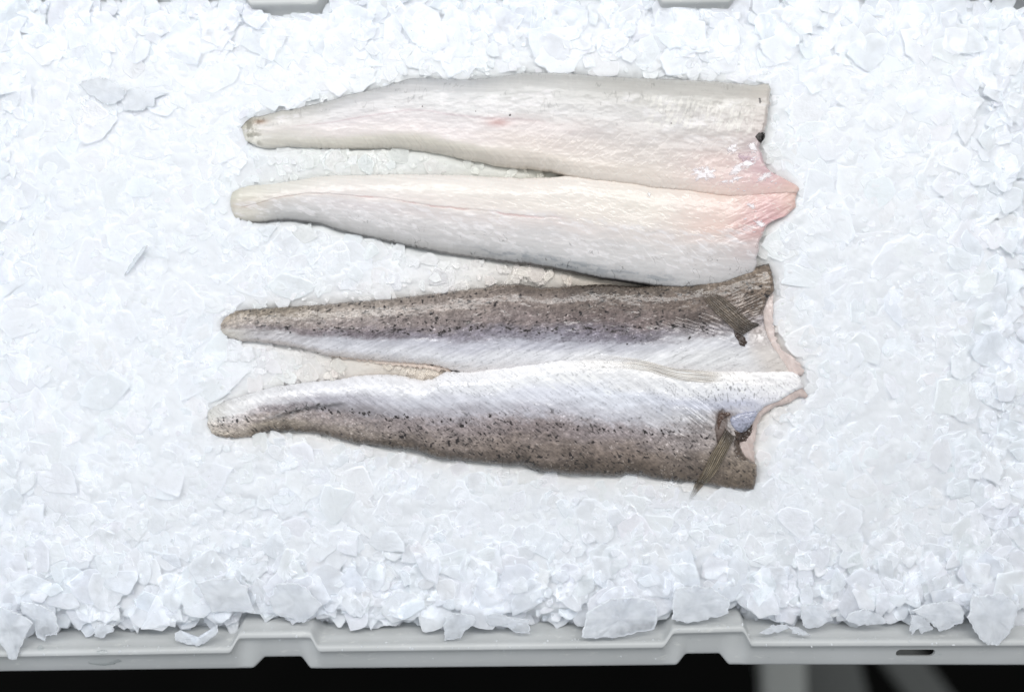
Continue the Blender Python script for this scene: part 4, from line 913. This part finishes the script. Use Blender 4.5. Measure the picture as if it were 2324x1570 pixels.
big_flake(z7([(620, 378), (700, 325), (800, 325), (820, 345), (750, 375), (670, 390)]), 8, -.1, .1, 1.2, 'flat leaf shaped ice chip low on the rim right of the right step', 12, .9)
big_flake(z7([(800, 330), (860, 338), (905, 360), (942, 386), (900, 393), (840, 378)]), 9, .1, .1, 1.1, 'small slanted ice chip touching the leaf shaped chip', 13, .9)
big_flake(z7([(1172, 290), (1200, 240), (1290, 225), (1400, 270), (1442, 312), (1400, 325), (1250, 335), (1200, 312)]), 8, 0, .12, 1.5, 'rounded ice flake at the rim left of the hand slot', 14, .8)
big_flake(z7([(1590, 235), (1680, 190), (1850, 170), (1925, 240), (1905, 310), (1810, 345), (1760, 372), (1740, 340), (1650, 270)]), 9, .04, .06, 1.8, 'wide ridged ice flake directly above the hand slot', 15, .6)
big_flake(z7([(1590, 262), (1640, 262), (1700, 300), (1725, 350), (1668, 388), (1625, 355), (1602, 393), (1585, 370)]), 7.5, .1, .1, 1.2, 'forked little ice flake hanging above the left end of the hand slot', 16, .9)
big_flake(z7([(1925, 270), (1960, 130), (2150, 110), (2250, 200), (2230, 315), (2180, 385), (2150, 425), (2115, 455), (2060, 446), (2012, 412), (1965, 330)]), 12, 0, .03, 1.8, 'large triangular ice flake drooping over the rim right of the hand slot', 17, .5)
s8 = lambda p: Z(p, 0, 0, .34739)
big_flake(s8([(505, 550), (540, 520), (590, 508), (650, 503), (700, 518), (740, 540), (790, 568), (820, 600), (800, 640), (760, 670), (700, 690), (640, 660), (570, 610)]), 2.3, .03, -.02, .9, 'clear grey oval ice flake lying flat in the upper left', 18, .45, tint=GR)
big_flake(s8([(800, 590), (840, 575), (900, 570), (940, 590), (1010, 598), (1090, 606), (1010, 640), (1000, 690), (900, 720), (810, 715), (785, 660)]), 1.8, .03, 0, .9, 'clear grey jagged ice flake touching the oval one in the upper left', 19, .4, tint=(236, 240, 245))
s9 = lambda p: Z(p, 0, 403.7, .25706)
big_flake(s9([(1080, 870), (1120, 800), (1200, 690), (1290, 600), (1325, 590), (1260, 680), (1190, 760), (1130, 840)]), 4, .1, .1, 1.0, 'thin grey sliver of ice left of the fillet tails', 20, .8, tint=(222, 226, 230))

# ------------------------------------------------------------------ water on the rim
def drop(x, y, rx, ry, h, z, label, seed, name='water_drop', cat='water drop', group='water drops on the front rim'):
    nr, na = 8, 28; V = [(0, 0, h)]
    a = np.linspace(0, 2 * np.pi, na, endpoint=False); wob = 1 + .22 * (vn(np.cos(a) * 2 + 5, np.sin(a) * 2 + 5, seed) - .5) * 2
    for i in range(1, nr + 1):
        s = i / nr
        for q in range(na): V.append((rx * s * math.cos(a[q]) * wob[q], ry * s * math.sin(a[q]) * wob[q], h * (1 - s * s) ** .8))
    V.append((0, 0, -.3))
    V = np.array(V); V = np.c_[V[:, 0] * K, V[:, 1] * K, mm(V[:, 2])]
    j = np.arange(na); k = (j + 1) % na
    F = [np.stack([0 * j, 1 + j, 1 + k], 1).ravel()]; L = [np.full(na, 3)]
    for i in range(nr - 1): b = 1 + i * na; F.append(np.stack([b + j, b + na + j, b + na + k, b + k], 1).ravel()); L.append(np.full(na, 4))
    b = 1 + (nr - 1) * na; F.append(np.stack([np.full(na, len(V) - 1), b + k, b + j], 1).ravel()); L.append(np.full(na, 3))
    o = mesh_obj(name, V, np.concatenate(F), np.concatenate(L), M_water)
    o.location = (wx(x), wy(y), mm(z)); return tag(o, label, cat, group)
def z57(p, f): q = f([p])[0]; return q
for (f, px, py, rx, ry, h, z, lb) in [
    (z5, 280, 483, 7, 6, 1.6, 7.2, 'clear water drop on the ridge beside the drooping corner flake'),
    (z5, 684, 512, 14, 5, 1.2, 5.0, 'wide flat water drop just below the ridge above the puddle'),
    (z5, 228, 582, 3.5, 3, 1.0, 3.6, 'tiny water drop between the drooping corner flake and the puddle'),
    (z7, 712, 563, 6, 4, 1.2, 3.2, 'oval water drop right of the right rim notch'),
    (z7, 1108, 500, 4, 3.6, 1.1, 4.4, 'upper round water drop between right notch and hand slot'),
    (z7, 1115, 562, 3.6, 3, 1.0, 3.2, 'lower round water drop between right notch and hand slot'),
    (z7, 1812, 538, 4.6, 4.6, 1.3, 3.8, 'round water drop just right of the hand slot'),
    (z7, 826, 478, 2.6, 2.4, .8, 4.6, 'tiny water drop high on the rim right of the right step'),
    (z6, 2200, 412, 6, 2.6, .8, 4.6, 'thin splash of water on the right raised step')]:
    q = z57((px, py), f); rdg = np.interp(q[0], [0, 526, 724, 1505, 1526, 1686, 1702, 2400], [1481, 1474, 1471, 1462, 1430, 1426, 1459, 1457])
    z = float(np.interp(q[1] - rdg, [-3, 2, 9, 14, 50], [8.1, 8.0, 3.6, 1.8, -7.6])) - .1; o = drop(q[0], q[1], rx, ry, h, z, lb, int(px)); o.rotation_euler.x = .60 if q[1] - rdg > 9 else 0.0
q = z5([(650, 600)])[0]
o = drop(q[0], q[1], 36, 17, .5, -1.9, 'shallow irregular puddle of melt water on the left part of the rim', 77, 'melt_water_puddle', 'puddle', None); o.rotation_euler.x = .60
